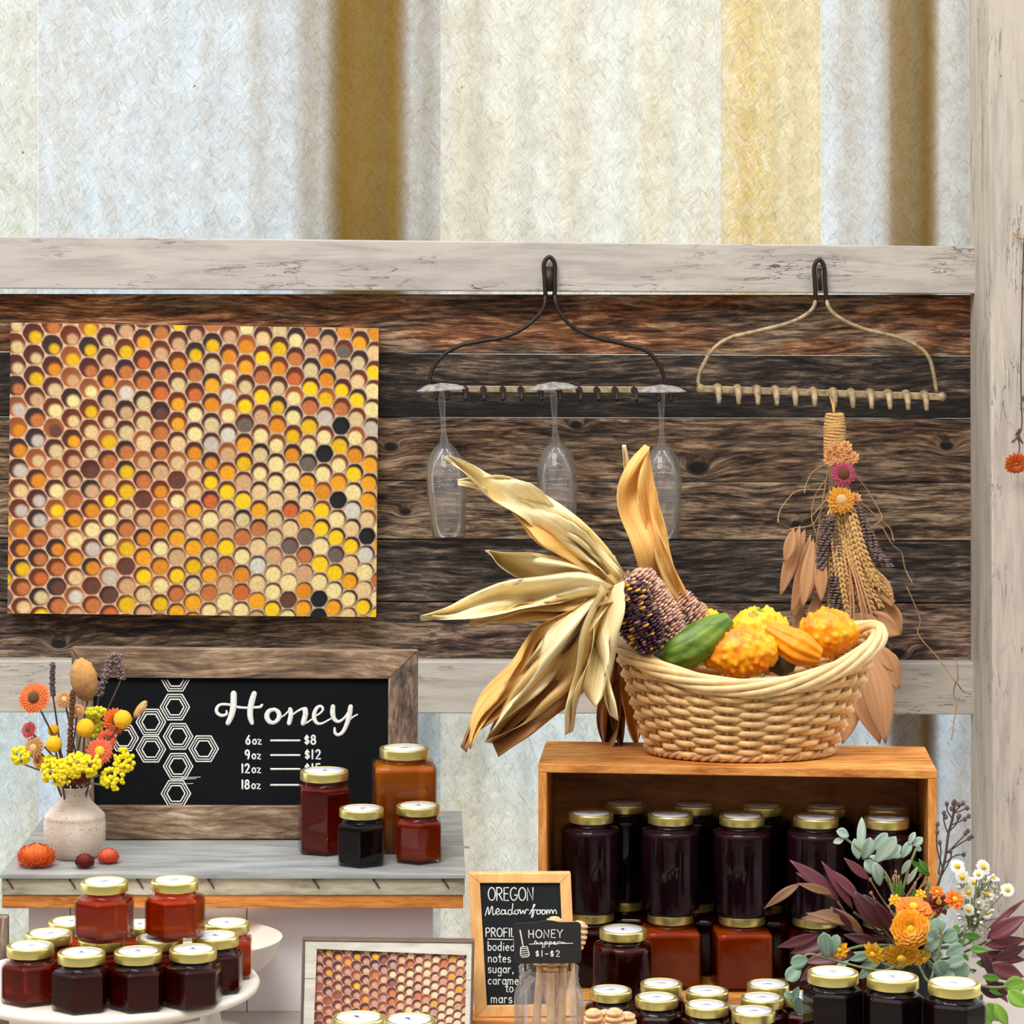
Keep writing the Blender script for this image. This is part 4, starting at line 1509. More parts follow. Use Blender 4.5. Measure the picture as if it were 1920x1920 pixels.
g = 'honey dippers in the mason jar'
zi = TABLE_Z + 0.005
for (bx_, by_, tx, ty, tz, lb) in [
    (mx - 0.012, DM + 0.004, X_at(1089, DM + 0.012), DM + 0.012, Z_at(1733, DM), 'honey dipper whose ribbed head sticks out right of the black price card'),
    (mx + 0.006, DM + 0.008, X_at(1040, DM + 0.02), DM + 0.02, Z_at(1727, DM), 'honey dipper whose tip peeps over the top edge of the black price card'),
    (mx + 0.02, DM - 0.006, X_at(1003, DM + 0.008), DM + 0.008, Z_at(1742, DM), 'honey dipper hidden behind the left half of the black price card'),
    (mx - 0.02, DM - 0.004, X_at(1018, DM - 0.002), DM - 0.002, Z_at(1750, DM), 'honey dipper leaning at the left inside the mason jar'),
    (mx + 0.012, DM - 0.014, X_at(1056, DM - 0.006), DM - 0.006, Z_at(1748, DM), 'honey dipper leaning at the right inside the mason jar'),
    (mx + 0.0, DM - 0.02, X_at(1034, DM - 0.010), DM - 0.010, Z_at(1756, DM), 'honey dipper standing at the front inside the mason jar'),
]:
    dipper((bx_, by_, zi), (tx, ty, tz), 0.0115, 0.036, lb, g)

# the card clipped to the jar rim
DK = DM - 0.039
co = P(1027, 1806, DK)
ct = thing('price_card', 'small black price card for honey dippers fixed to the mason jar', 'sign', co)
mb = MB()
out = [(963, 1734), (970, 1731), (1004, 1730), (1018, 1727), (1028, 1726), (1038, 1727), (1050, 1730), (1083, 1729), (1089, 1733), (1090, 1801), (1084, 1806), (970, 1807), (964, 1802)]
fv = [P(a, b, DK) for a, b in out]
bv = [v + Vector((0, 0.0025, 0)) for v in fv]
n = len(out)
mb.add(fv + bv, [tuple(range(n))[::-1], tuple(range(n, 2 * n))] + [(i, (i + 1) % n, n + (i + 1) % n, n + i) for i in range(n)], 0, False)
cb = build('card', mb, M['card'], ct, co)
mb = MB()
for px in (985, 1068):
    mb.tube([P(px, 1800, DK + 0.0026), P(px, 1820, DK + 0.0035), P(px, 1818, DK + 0.0085), P(px, 1806, DK + 0.0105)], 0.0012, 6)
build('clip', mb, M['steel_dark'], ct, co)
BD = Board(fv[0], fv[6], fv[10])
BD.o = fv[0]
BD.n = Vector((0, -1, 0))
mb = MB()
x, y = z4(1545, 543)
BD.text(mb, 'HONEY', x, y, 14.5, 2.4, 1.12, -0.01, 0.16)
for st in [[(1552, 584), (1600, 582), (1700, 580), (1830, 578)],
           [(1580, 584), (1592, 560), (1598, 584), (1604, 572), (1612, 584)], [(1622, 570), (1624, 584), (1632, 570), (1640, 604), (1634, 604)],
           [(1652, 568), (1650, 606), (1654, 572), (1668, 570), (1664, 584), (1654, 582)], [(1680, 568), (1678, 606), (1682, 572), (1696, 570), (1692, 584), (1682, 582)],
           [(1704, 578), (1720, 574), (1712, 568), (1704, 578), (1716, 586), (1728, 580)], [(1732, 584), (1736, 568), (1748, 570), (1780, 574)]]:
    BD.stroke(mb, [z4(*p) for p in st], 1.8, 12)
x, y = z4(1592, 663)
BD.text(mb, '$1-$2', x, y, 11, 2.2, 1.15, 0.0, 0.3)
build('lettering', mb, M['chalk'], cb, co)
mb = MB()
BD.stroke(mb, [z4(1492, 495), z4(1512, 600)], 3.0)
BD.stroke(mb, [z4(1496, 604), z4(1536, 598), z4(1552, 650), z4(1544, 664), z4(1504, 668), z4(1494, 650), z4(1496, 604)], 2.2)
for k in range(4):
    BD.stroke(mb, [z4(1498, 614 + k * 14), z4(1544, 610 + k * 14)], 1.8)
build('dipper_drawing', mb, M['chalk'], cb, co)

# dippers standing in a tumbler at the very bottom of the picture
DT = 3.02
tx = X_at(1143, DT)
to = Vector((tx, DT, TABLE_Z))
mb = MB()
mb.lathe([(0.02, 0.003), (0.028, 0.001), (0.031, 0.006), (0.0345, 0.095), (0.0335, 0.096), (0.0325, 0.094)], to, 36, 0, None, None, False)
tag(build('glass_tumbler', mb, M['mason'], None, to), 'glass tumbler of honey dippers at the bottom edge, right of the mason jar', 'glass')
g = 'honey dippers in the tumbler'
for (dx, dy, px, D, py, lb) in [(-0.012, 0.0, 1112, 3.01, 1893, 'left ribbed honey dipper head at the bottom edge in front of the dark jars'),
                                (0.0, 0.008, 1134, 3.045, 1894, 'rear ribbed honey dipper head at the bottom edge beside the mason jar'),
                                (0.008, -0.006, 1152, 3.005, 1892, 'middle honey dipper with the round knob end at the bottom edge'),
                                (0.016, 0.002, 1176, 3.015, 1899, 'right ribbed honey dipper head at the bottom edge in front of the dark jars')]:
    dipper((tx + dx, DT + dy, TABLE_Z + 0.004), (X_at(px, D), D, Z_at(py, D)), 0.0115, 0.036, lb, g)

# ---------------------------------------------------------------- rake heads
def rake(label, DR, tang, left, right, bar, tines, m_bow, m_bar, m_tang, tine_len, hole):
    o = Vector((X_at(tang[0][0], DR), DR, Z_at(tang[0][1], DR)))
    t = thing('rake_head', label, 'rake', o, 0, 'old rake heads hung on the white beam')
    r = 0.0034
    for path in (left, right):
        mb = MB()
        mb.tube([P(x, y, DR - (0.012 if i > 1 else 0.0)) for i, (x, y) in enumerate(catmull(path, 36))], [r * (1.0 - 0.25 * abs(i / 35 - 0.5)) for i in range(36)], 8)
        build('bow_arm', mb, M[m_bow], t, o)
    mb = MB()
    pts = [P(x, y, DR) for x, y in catmull(tang, 30)]
    mb.tube(pts, 0.0034, 8)
    a, b = hole
    mb.tube([P(a[0], a[1], DR + 0.001), P(b[0], b[1], DR + 0.001)], 0.0068 if m_bow == 'steel_dark' else 0.0030, 8, flat=(Vector((0, 1, 0)), 0.25))
    build('tang', mb, M[m_tang], t, o)
    mb = MB()
    (xa, ya), (xb, yb), hh = bar
    D = DR - 0.012
    A, B_ = P(xa, ya, D), P(xb, yb, D)
    hm = hh * D / F
    dz = Vector((0, 0, hm / 2))
    dy = Vector((0, 0.005, 0))
    mb.hexa([A - dz - dy, B_ - dz - dy, B_ + dz - dy, A + dz - dy], [A - dz + dy, B_ - dz + dy, B_ + dz + dy, A + dz + dy])
    mb.ball(A, 0.0075, 10, 6)
    mb.ball(B_, 0.0075, 10, 6)
    build('bar', mb, M[m_bar], t, o, 0.0012)
    for px in tines:
        f = (px - xa) / (xb - xa)
        c = A.lerp(B_, f)
        mb = MB()
        pts = curve([c + Vector((0, -0.002, 0)), c + Vector((0, -0.03, -0.001)), c + Vector((0, -0.052, -0.006)), c + Vector((0, -0.062, -0.006 - tine_len))] if m_bar != 'steel_tan' else [c + Vector((0, 0, 0.002)), c + Vector((0, -0.012, -0.001)), c + Vector((0, -0.020, -0.008)), c + Vector((0, -0.024, -0.021))], 12)
        mb.tube(pts, [(0.0080 * (1 - 0.62 * i / 11) if m_bar == 'steel_tan' else 0.0054 * (1 - 0.45 * i / 11)) for i in range(12)], 8)
        build('tine', mb, M[m_bar if m_bar == 'steel_tan' else 'steel_dark'], t, o)
    return t


DR = 4.238
rake('dark iron rake head on the beam with three champagne flutes hanging from it', DR,
     [(1023, 556), (1021, 520), (1020, 494), (1030, 482), (1040, 494), (1040, 520), (1040, 556)],
     [(1023, 548), (1020, 575), (1005, 596), (980, 616), (945, 632), (900, 640), (862, 648), (832, 665), (812, 690), (806, 712), (806, 728)],
     [(1039, 548), (1044, 575), (1058, 598), (1082, 618), (1122, 634), (1170, 645), (1212, 658), (1236, 684), (1246, 712), (1248, 728)],
     ((806, 729), (1250, 731), 12), [818, 838, 872, 906, 942, 976, 1012, 1047, 1085, 1118, 1152, 1188, 1229, 1252], 'steel_dark', 'steel_rust', 'steel_dark', 0.008, ((1030, 500), (1030, 546)))
rake('pale worn rake head on the beam holding the hanging bunch of dried flowers', DR,
     [(1530, 575), (1528, 530), (1527, 500), (1536, 487), (1545, 500), (1547, 530), (1550, 572)],
     [(1530, 560), (1524, 578), (1505, 594), (1475, 607), (1420, 621), (1368, 634), (1336, 656), (1316, 690), (1309, 712), (1312, 726)],
     [(1549, 560), (1556, 580), (1580, 600), (1620, 617), (1670, 629), (1712, 644), (1740, 668), (1750, 700), (1756, 735)],
     ((1314, 729), (1766, 744), 13), [1345, 1382, 1418, 1453, 1488, 1524, 1561, 1595, 1630, 1664, 1698, 1732], 'steel_tan', 'steel_tan', 'steel_dark', 0.010, ((1536, 503), (1538, 545)))

M['etch'] = thin_glass('etched_frost', (0.95, 0.95, 0.95, 1), 0.3, 0.5)
# ---------------------------------------------------------------- champagne flutes hanging by the foot
DG = 4.19
g = 'champagne flutes hanging from the rake'
for (fx, fy, bx, by, lb) in [(827, 721, 842, 1006, 'champagne flute at the left end of the dark rake'), (1037, 719, 1049, 1004, 'champagne flute in the middle of the dark rake, half behind corn husk'),
                             (1240, 724, 1242, 1006, 'champagne flute at the right end of the dark rake, beside the upright husk')]:
    a, b = P(fx, fy, DG), P(bx, by, DG)
    d = (b - a).normalized()
    R = d.to_track_quat('Z', 'Y').to_matrix()
    k = DG / F
    t = thing('champagne_flute', lb, 'glass', a, 0, g)
    mb = MB()
    mb.lathe([(46 * k, 9 * k), (46 * k, 11 * k), (30 * k, 6 * k), (12 * k, 7 * k), (6 * k, 12 * k)][::1] , a, 36, 0, None, R, False)
    mb.lathe([(46 * k, 9 * k), (30 * k, 1 * k), (1 * k, -3 * k)], a, 36, 0, None, R, False)
    build('foot', mb, M['flute_foot'], t, a)
    mb = MB()
    mb.lathe([(6.5 * k, 11 * k), (7.2 * k, 22 * k), (5 * k, 60 * k), (5 * k, 90 * k), (9 * k, 108 * k)], a, 16, 0, None, R, False)
    build('stem', mb, M['flute'], t, a)
    mb = MB()
    mb.lathe([(9 * k, 108 * k), (22 * k, 122 * k), (33 * k, 142 * k), (37.5 * k, 168 * k), (37 * k, 200 * k), (34 * k, 245 * k), (31 * k, 284 * k), (30 * k, 284 * k), (33 * k, 245 * k), (36 * k, 200 * k), (36.3 * k, 168 * k), (31 * k, 144 * k), (8 * k, 120 * k)], a, 40, 0, None, R, False)
    bw = build('bowl', mb, M['flute'], t, a)
    th0 = min((2 * math.pi * q / 72 for q in range(72)), key=lambda q: (R @ Vector((math.cos(q), math.sin(q), 0))).y)
    rnd = random.Random(fx)
    mb = MB()
    for zz, half in ((150, 9), (160, 18), (178, 22), (188, 16)):
        x = -half
        while x < half:
            dx = rnd.uniform(2.5, 5)
            q0, q1 = th0 + x / 37.5, th0 + (x + dx) / 37.5
            mb.tube([a + R @ Vector((37.4 * k * math.cos(q), 37.4 * k * math.sin(q), (zz + e) * k)) for q, e in ((q0, rnd.uniform(-2, 2)), (q1, rnd.uniform(-2, 2)))], 0.7 * k, 5)
            x += dx + rnd.uniform(1, 3)
    build('etched_mark', mb, M['etch'], bw, a)

# ---------------------------------------------------------------- flower makers
def petal_head(mb, c, nrm, r, rings, mi_c=0, open_=0.5, pet=16, seed=0, wid=0.34):
    """layered papery petals round a centre facing nrm"""
    nrm = Vector(nrm).normalized()
    a0 = nrm.orthogonal().normalized()
    a1 = nrm.cross(a0)
    rnd = random.Random(seed)
    for k in range(rings):
        f = k / max(1, rings - 1)
        rad = r * (1.0 - 0.62 * f)
        n = max(7, int(pet * (1 - 0.35 * f)))
        lift = open_ * (0.1 + 0.9 * f)
        for j in range(n):
            a = 2 * math.pi * (j + 0.5 * (k % 2) + rnd.uniform(-.15, .15)) / n
            d = a0 * math.cos(a) + a1 * math.sin(a)
            b = c + d * (r * 0.12) + nrm * (0.05 * r * k)
            tip = c + d * (rad * rnd.uniform(.93, 1.05)) + nrm * (rad * lift + 0.04 * r * k)
            mb.leaf(b, tip, rad * wid * rnd.uniform(.9, 1.1), (nrm - d * 0.3), 0.10, 0.35, 5, 2, mi_c, 0.6, rnd.random() * 9, 0.7)


def wiry(mb, pts, r, n=16, mi=0):
    mb.tube(curve(pts, n), r, 6, mi)


PET = {}
for nm, c1, c2 in (('orange', (206, 70, 20), (244, 130, 44)), ('coral', (214, 74, 44), (246, 120, 82)), ('pink', (140, 28, 60), (214, 92, 122)), ('rose', (176, 44, 60), (222, 100, 100)), ('gold', (206, 120, 22), (246, 186, 56)),
                   ('tan', (176, 120, 74), (222, 174, 124)), ('yellow', (236, 150, 8), (255, 206, 26)), ('ranunculus', (232, 128, 8), (255, 182, 20)), ('deep_orange', (216, 92, 8), (250, 142, 18)),
                   ('white', (226, 224, 214), (246, 244, 238)), ('dark_red', (84, 20, 18), (140, 40, 30)), ('peach', (206, 130, 70), (238, 182, 120))):
    PET[nm] = streaked('petal_' + nm, srgb(*c1), srgb(*c2), 0.55, 6, 0.12)
M['core_dk'] = plain('flower_centre_dark', srgb(96, 56, 24), 0.8, 0, 0.4, 400, 0.5)
M['core_yl'] = plain('flower_centre_yellow', srgb(232, 186, 40), 0.8, 0, 0.3, 400, 0.5)
M['core_tan'] = plain('flower_centre_tan', srgb(216, 172, 110), 0.8, 0, 0.3, 400, 0.5)
M['billy'] = plain('billy_button_yellow', srgb(240, 178, 16), 0.8, 0, 0.25, 500, 0.6)
M['yarrow'] = plain('yarrow_yellow', srgb(240, 214, 24), 0.8, 0, 0.2, 300, 0.5)
M['yarrow_gr'] = plain('yarrow_green_yellow', srgb(206, 200, 40), 0.8, 0, 0.3, 300, 0.5)

# ---------------------------------------------------------------- hanging bunch
DB = 4.165
ho = P(1566, 776, DB)
hb = thing('dried_flower_bunch', 'hanging bunch of dried wheat, leaves and strawflowers tied with twine to the pale rake', 'dried flowers', ho)
mb = MB()
mb.tube([P(1562, 742, DR - 0.03), P(1564, 760, DB), P(1565, 785, DB)], 0.0012, 6)
mb.tube([P(1556, 742, DR - 0.03), P(1561, 760, DB), P(1564, 785, DB)], 0.0012, 6)
for i in range(15):
    y = 778 + i * 5.6
    w = 15 + 3.5 * min(1, i / 4)
    c = P(1565, y, DB)
    k = DB / F
    ring = [c + Vector((w * k * math.cos(a), w * k * 0.8 * math.sin(a), (math.sin(a * 2 + i) * 1.2) * k)) for a in [2 * math.pi * j / 20 for j in range(20)]]
    mb.tube(ring, 0.0027, 6, 0, True)
build('twine_wrap', mb, M['twine'], hb, ho)
mb = MB()
rnd = random.Random(5)
for i in range(26):
    x0 = 1565 + rnd.uniform(-13, 13)
    x1 = 1578 + rnd.uniform(-55, 70)
    y1 = rnd.uniform(960, 1080)
    D1 = DB + rnd.uniform(-.03, .03)
    wiry(mb, [P(x0, 784, DB), P(x0 + rnd.uniform(-3, 3), 870, DB), P(x0 + (x1 - x0) * 0.35, 930, DB), P(x1, y1, D1)], 0.0011, 12)
build('stems', mb, M['stem_tan'], hb, ho)
mb = MB()
k = DB / F
for i in range(48):
    xs = rnd.uniform(1556, 1608)
    ys = rnd.uniform(955, 1030)
    xe = xs + (xs - 1572) * 1.1 + rnd.uniform(12, 40)
    ye = rnd.uniform(1095, 1170)
    D0_ = DB - rnd.uniform(.005, .035)
    path = curve([P(xs, ys, D0_), P((xs * .6 + xe * .4), (ys + ye) / 2, D0_ - .006), P(xe, ye, D0_)], 15)
    for j in range(len(path) - 1):
        d = (path[j + 1] - path[j]).normalized()
        for sgn in (-1, 1):
            sd = Vector((0.8 * sgn, -0.5, 0.15))
            a = path[j] + sd * 0.0030
            R = (d + sd * 0.38).normalized().to_track_quat('Z', 'Y').to_matrix()
            mb.ball(a, (0.0026, 0.0024, 0.0058), 6, 4, 0, R)
build('wheat', mb, M['wheat'], hb, ho)
for pth in ([(1552, 975), (1546, 1010), (1541, 1045), (1540, 1066)], [(1556, 968), (1566, 1020), (1572, 1060), (1572, 1110)], [(1600, 940), (1618, 985), (1640, 1030), (1664, 1062)], [(1612, 965), (1632, 1010), (1646, 1046), (1658, 1050)],
            [(1566, 1080), (1566, 1120), (1574, 1150), (1582, 1172)]):
    mb = MB()
    path = curve([P(x, y, DB - 0.03) for x, y in pth], 22)
    mb.tube(path, 0.0012, 6)
    for j in range(len(path)):
        for q in range(5):
            a = q * 2 * math.pi / 5 + j
            mb.ball(path[j] + Vector((math.cos(a) * .0068, math.sin(a) * .006, (j % 2) * 0.0006)), (0.0040, 0.0035, 0.0016), 6, 4)
    build('seed_spike', mb, M['statice'], hb, ho)
mb = MB()
for i, (bx, by, tx, ty, w) in enumerate([(1500, 985, 1462, 1120, 24), (1510, 990, 1478, 1085, 20), (1520, 1000, 1482, 1155, 22), (1525, 1010, 1504, 1142, 26), (1530, 1015, 1520, 1120, 22), (1538, 1030, 1540, 1130, 22), (1488, 990, 1470, 1055, 22), (1515, 1060, 1488, 1160, 20),
                                         (1500, 1130, 1490, 1195, 24), (1535, 1110, 1512, 1190, 22), (1640, 1065, 1676, 1140, 26), (1655, 1120, 1690, 1190, 34), (1612, 1150, 1690, 1190, 40), (1600, 1150, 1650, 1200, 40)]):
    D0_ = DB + random.uniform(-.03, .02)
    mb.leaf(P(bx, by, D0_), P(tx, ty, D0_ - 0.01), w * 1.15 * k, (random.uniform(-.4, .4), -1, 0.1), 0.06, 0.3, 10, 4, 0, 0.5, i * 0.7)
build('upper_leaves', mb, M['dryleaf'], hb, ho, solid=0.0006)
mb = MB()
for i, (bx, by, tx, ty, w, D0_) in enumerate([(1636, 1205, 1686, 1292, 46, 4.10), (1622, 1215, 1660, 1395, 58, 4.09), (1600, 1240, 1650, 1395, 60, 4.11), (1590, 1290, 1580, 1395, 46, 4.12), (1630, 1250, 1662, 1385, 30, 4.13), (1650, 1220, 1688, 1262, 30, 4.10), (1590, 1200, 1618, 1330, 40, 4.13), (1560, 1200, 1556, 1400, 40, 4.14)]):
    mb.leaf(P(bx, by, D0_), P(tx, ty, D0_ - 0.01), w * k, (random.uniform(-.3, .3), -1, 0.1), 0.08, 0.3, 12, 5, 0, 0.45, i * 0.9)
    mb.tube(curve([P(1580, 1000, DB), P((1580 + bx) / 2 + 10, 1120, D0_), P(bx, by, D0_)], 10), 0.0011, 6)
build('lower_leaves', mb, M['dryleaf'], hb, ho, solid=0.0006)
mb = MB()
for pth in ([(1552, 868), (1524, 885), (1511, 910), (1508, 925)], [(1545, 918), (1496, 920), (1470, 945), (1460, 965), (1459, 980)], [(1548, 900), (1528, 930), (1522, 970), (1530, 1000)],
            [(1592, 880), (1620, 910), (1650, 960), (1652, 975), (1640, 985), (1655, 990), (1672, 1020), (1690, 1036), (1697, 1066), (1712, 1096)],
            [(1602, 930), (1640, 965), (1668, 990), (1676, 1015)], [(1545, 960), (1520, 985), (1490, 990), (1465, 1000)],
            [(1700, 1100), (1725, 1160), (1722, 1190), (1760, 1235), (1792, 1278), (1795, 1250), (1790, 1235)], [(1792, 1278), (1788, 1300), (1794, 1320), (1789, 1350), (1784, 1388)], [(1794, 1280), (1806, 1296), (1822, 1302)]):
    Dz = DB if pth[0][0] < 1700 and pth[0][1] < 1200 else 4.22
    wiry(mb, [P(x, y, Dz + 0.012 * math.sin(i)) for i, (x, y) in enumerate(pth)], 0.0010, 30)
build('curly_twigs', mb, M['stem_tan'], hb, ho)
for c, r, cl, core in [((1581, 888), 25, 'pink', 'core_dk'), ((1577, 937), 28, 'gold', 'core_tan')]:
    cc = P(c[0], c[1], DB - 0.035)
    mb = MB()
    petal_head(mb, cc, (0, -1, 0.1), r * k, 5, 0, 0.55, 18, c[0])
    fo_ = build('strawflower', mb, PET[cl], hb, ho)
    mb = MB()
    mb.ball(cc + Vector((0, -0.006, 0)), (0.009, 0.005, 0.009), 12, 8)
    build('flower_centre', mb, M[core], fo_, ho)
for (x, y) in [(1555, 852), (1566, 842), (1580, 846), (1592, 852), (1600, 858), (1572, 858), (1586, 838), (1604, 935), (1586, 862), (1556, 862)]:
    mb = MB()
    petal_head(mb, P(x, y, DB - 0.03), (random.uniform(-.6, .6), -1, 0.3), 13 * k, 3, 0, 0.9, 9, x, 0.5)
    build('cream_floret', mb, PET['peach'], hb, ho)

# strawflower strung on the post at the right edge
DPST = 4.10
po = P(1905, 868, DPST)
t = thing('strung_strawflower', 'orange-red dried strawflower hanging on a thread against the white post', 'dried flower', po)
mb = MB()
petal_head(mb, po, (0.1, -0.9, -0.45), 24 * DPST / F, 6, 0, 0.5, 18, 3, 0.42)
build('petals', mb, PET['orange'], t, po)
mb = MB()
wiry(mb, [P(1905, 866, DPST), P(1912, 840, DPST), P(1908, 815, DPST + .01), P(1916, 800, DPST + .02), P(1914, 700, DPST + 0.02), P(1918, 500, DPST + .025), P(1921, 440, DPST + 0.028)], 0.001, 20)
for a, b in (((1910, 820), (1918, 832)), ((1913, 806), (1904, 816))):
    mb.tube([P(*a, DPST), P(*b, DPST - .005)], [0.003, 0.001], 6)
build('thread', mb, M['stem_dk'], t, po)
DT_ = 4.122
mb = MB()
wiry(mb, [P(1900, 436, DT_), P(1908, 444, DT_ - 0.004), P(1922, 448, DT_ - 0.004), P(1940, 452, DT_)], 0.0016, 12)
tag(build('dry_twig', mb, M['stem_tan'], None, P(1915, 445, DT_)), 'thin dry twig poking in on the upper part of the white post', 'twig')

# ---------------------------------------------------------------- wicker basket
BC = Vector((X_at(1388, 3.645), 3.645, CR_TOP))
BX, BY, RXr, RYr = 0.116, 0.078, 0.172, 0.112


def rim_z(a):
    return 0.134 + 0.020 * math.cos(2 * a) + 0.012 * math.sin(a) + 0.006 * math.cos(a)


def bask(a, f, out=0.0):
    """a point on the basket wall: f 0 at the foot, 1 at the rim"""
    e = f ** 0.92
    rx, ry = BX + (RXr - BX) * e + out, BY + (RYr - BY) * e + out
    return BC + Vector((rx * math.cos(a) + 0.010 * f, ry * math.sin(a), 0.003 + (rim_z(a) - 0.003) * f))


bt = thing('wicker_basket', 'oval pale wicker basket of gourds and corn standing on the crate', 'basket', BC)
NST, NROW = 28, 15
mb = MB()
for row in range(NROW):
    f = (row + 0.8) / (NROW + 0.6)
    n = NST * 6
    pts = []
    for j in range(n):
        a = 2 * math.pi * j / n
        pts.append(bask(a, f + 0.004 * math.sin(3 * a + row), 0.0056 * math.cos(NST / 2 * a + math.pi * row)) )
    mb.tube(pts, 0.0033, 8, 0, True, flat=(Vector((0, 0, 1)), 1.22))
build('woven_wall', mb, M['wicker'], bt, BC)
mb = MB()
for j in range(NST):
    a = 2 * math.pi * (j) / NST
    mb.tube([bask(a, f) for f in (0.0, 0.3, 0.6, 0.9, 1.0)], 0.0030, 6)
build('stakes', mb, M['wicker_dk'], bt, BC)
mb = MB()
mb.lathe([(0.001, 0.0035), (0.9, 0.0035), (0.98, 0.006), (0.98, 0.009), (0.001, 0.009)], (0, 0, 0), 40)
for i, v in enumerate(mb.v):
    mb.v[i] = BC + Vector((v.x * (BX - 0.002), v.y * (BY - 0.002), v.z))
build('basket_floor', mb, M['wicker_dk'], bt, BC)
mb = MB()
for s in range(3):
    pts = []
    for j in range(150):
        a = 2 * math.pi * j / 150
        ph = a * 20 + s * 2 * math.pi / 3
        p = bask(a, 0.02, 0.0030 + 0.0028 * math.cos(ph))
        p.z = BC.z + 0.0068 + 0.0030 * math.sin(ph)
        pts.append(p)
    mb.tube(pts, 0.0034, 6, 0, True)
build('braided_foot', mb, M['wicker_dk'], bt, BC)
mb = MB()
for s in range(6):
    pts = []
    for j in range(180):
        a = 2 * math.pi * j / 180
        ph = a * 3.0 + s * 2 * math.pi / 6
        p = bask(a, 1.0, 0.0075 * math.cos(ph))
        p.z += 0.0085 * math.sin(ph) - 0.001
        pts.append(p)
    mb.tube(pts, 0.0044, 8, 0, True)
build('rolled_rim', mb, M['wicker_lt'], bt, BC)

# ---------------------------------------------------------------- corn
KM = [plain('kernel_purple', srgb(70, 38, 58), 0.25, 0, 0.3, 60, 0), plain('kernel_dark', srgb(44, 24, 34), 0.25, 0, 0.3, 60, 0), plain('kernel_gold', srgb(214, 158, 52), 0.25, 0, 0.2, 60, 0),
      plain('kernel_pink', srgb(206, 160, 142), 0.3, 0, 0.2, 60, 0), plain('kernel_tan', srgb(214, 178, 150), 0.3, 0, 0.2, 60, 0), plain('kernel_mauve', srgb(150, 108, 112), 0.3, 0, 0.2, 60, 0)]


def cob(mb, A, B_, r, mixes, rows=16, per=26, seed=0):
    d = (B_ - A)
    L = d.length
    d.normalize()
    u = d.orthogonal().normalized()
    v = d.cross(u)
    rnd_ = random.Random(seed)
    mb.tube([A.lerp(B_, t) for t in (0, .3, .7, 1)], [r * .35, r * .85, r * .75, r * .35], 12, 5)
    for i in range(per):
        t = (i + .5) / per
        rr = r * min(1.0, 0.45 + t * 6) * (1.0 if t < .55 else 1.0 - 0.62 * ((t - .55) / .45) ** 1.6)
        for j in range(rows):
            a = 2 * math.pi * (j + rnd_.uniform(-.16, .16)) / rows + 0.10 * math.sin(i * .7)
            nr = u * math.cos(a) + v * math.sin(a)
            tang = d.cross(nr)
            R = Matrix((tang, d, nr)).transposed()
            q = rnd_.random()
            acc, mi = 0, mixes[-1][1]
            for w_, m_ in mixes:
                acc += w_
                if q < acc:
                    mi = m_
                    break
            w_ = rnd_.uniform(.85, 1.12)
            mb.ball(A + d * (L * (t + rnd_.uniform(-.25, .25) / per)) + nr * rr * rnd_.uniform(.88, .96), (math.pi * rr / rows * 1.0 * w_, L / per * .54 * w_, r * .26), 8, 6, mi, R)


def husk(mb, pts, wmax, seed, nrm=(0, -1, 0.15), cup=0.32, wr=0.07, prof=None, n=22, nc=10, mi=0):
    """pts: (px, py, depth) along one husk leaf"""
    A = catmull(pts, n)
    V = [P(a[0], a[1], a[2]) for a in A]
    ws = []
    for i in range(n):
        t = i / (n - 1)
        w = prof(t) if prof else (0.42 + 0.58 * min(1, t / 0.35)) * (1 - max(0, (t - 0.42) / 0.58) ** 1.5)
        ws.append(max(0.02, w) * wmax * A[i][2] / F)
    mb.ribbon(V, ws, nrm, cup, nc, wr, mi, 0.05, seed)


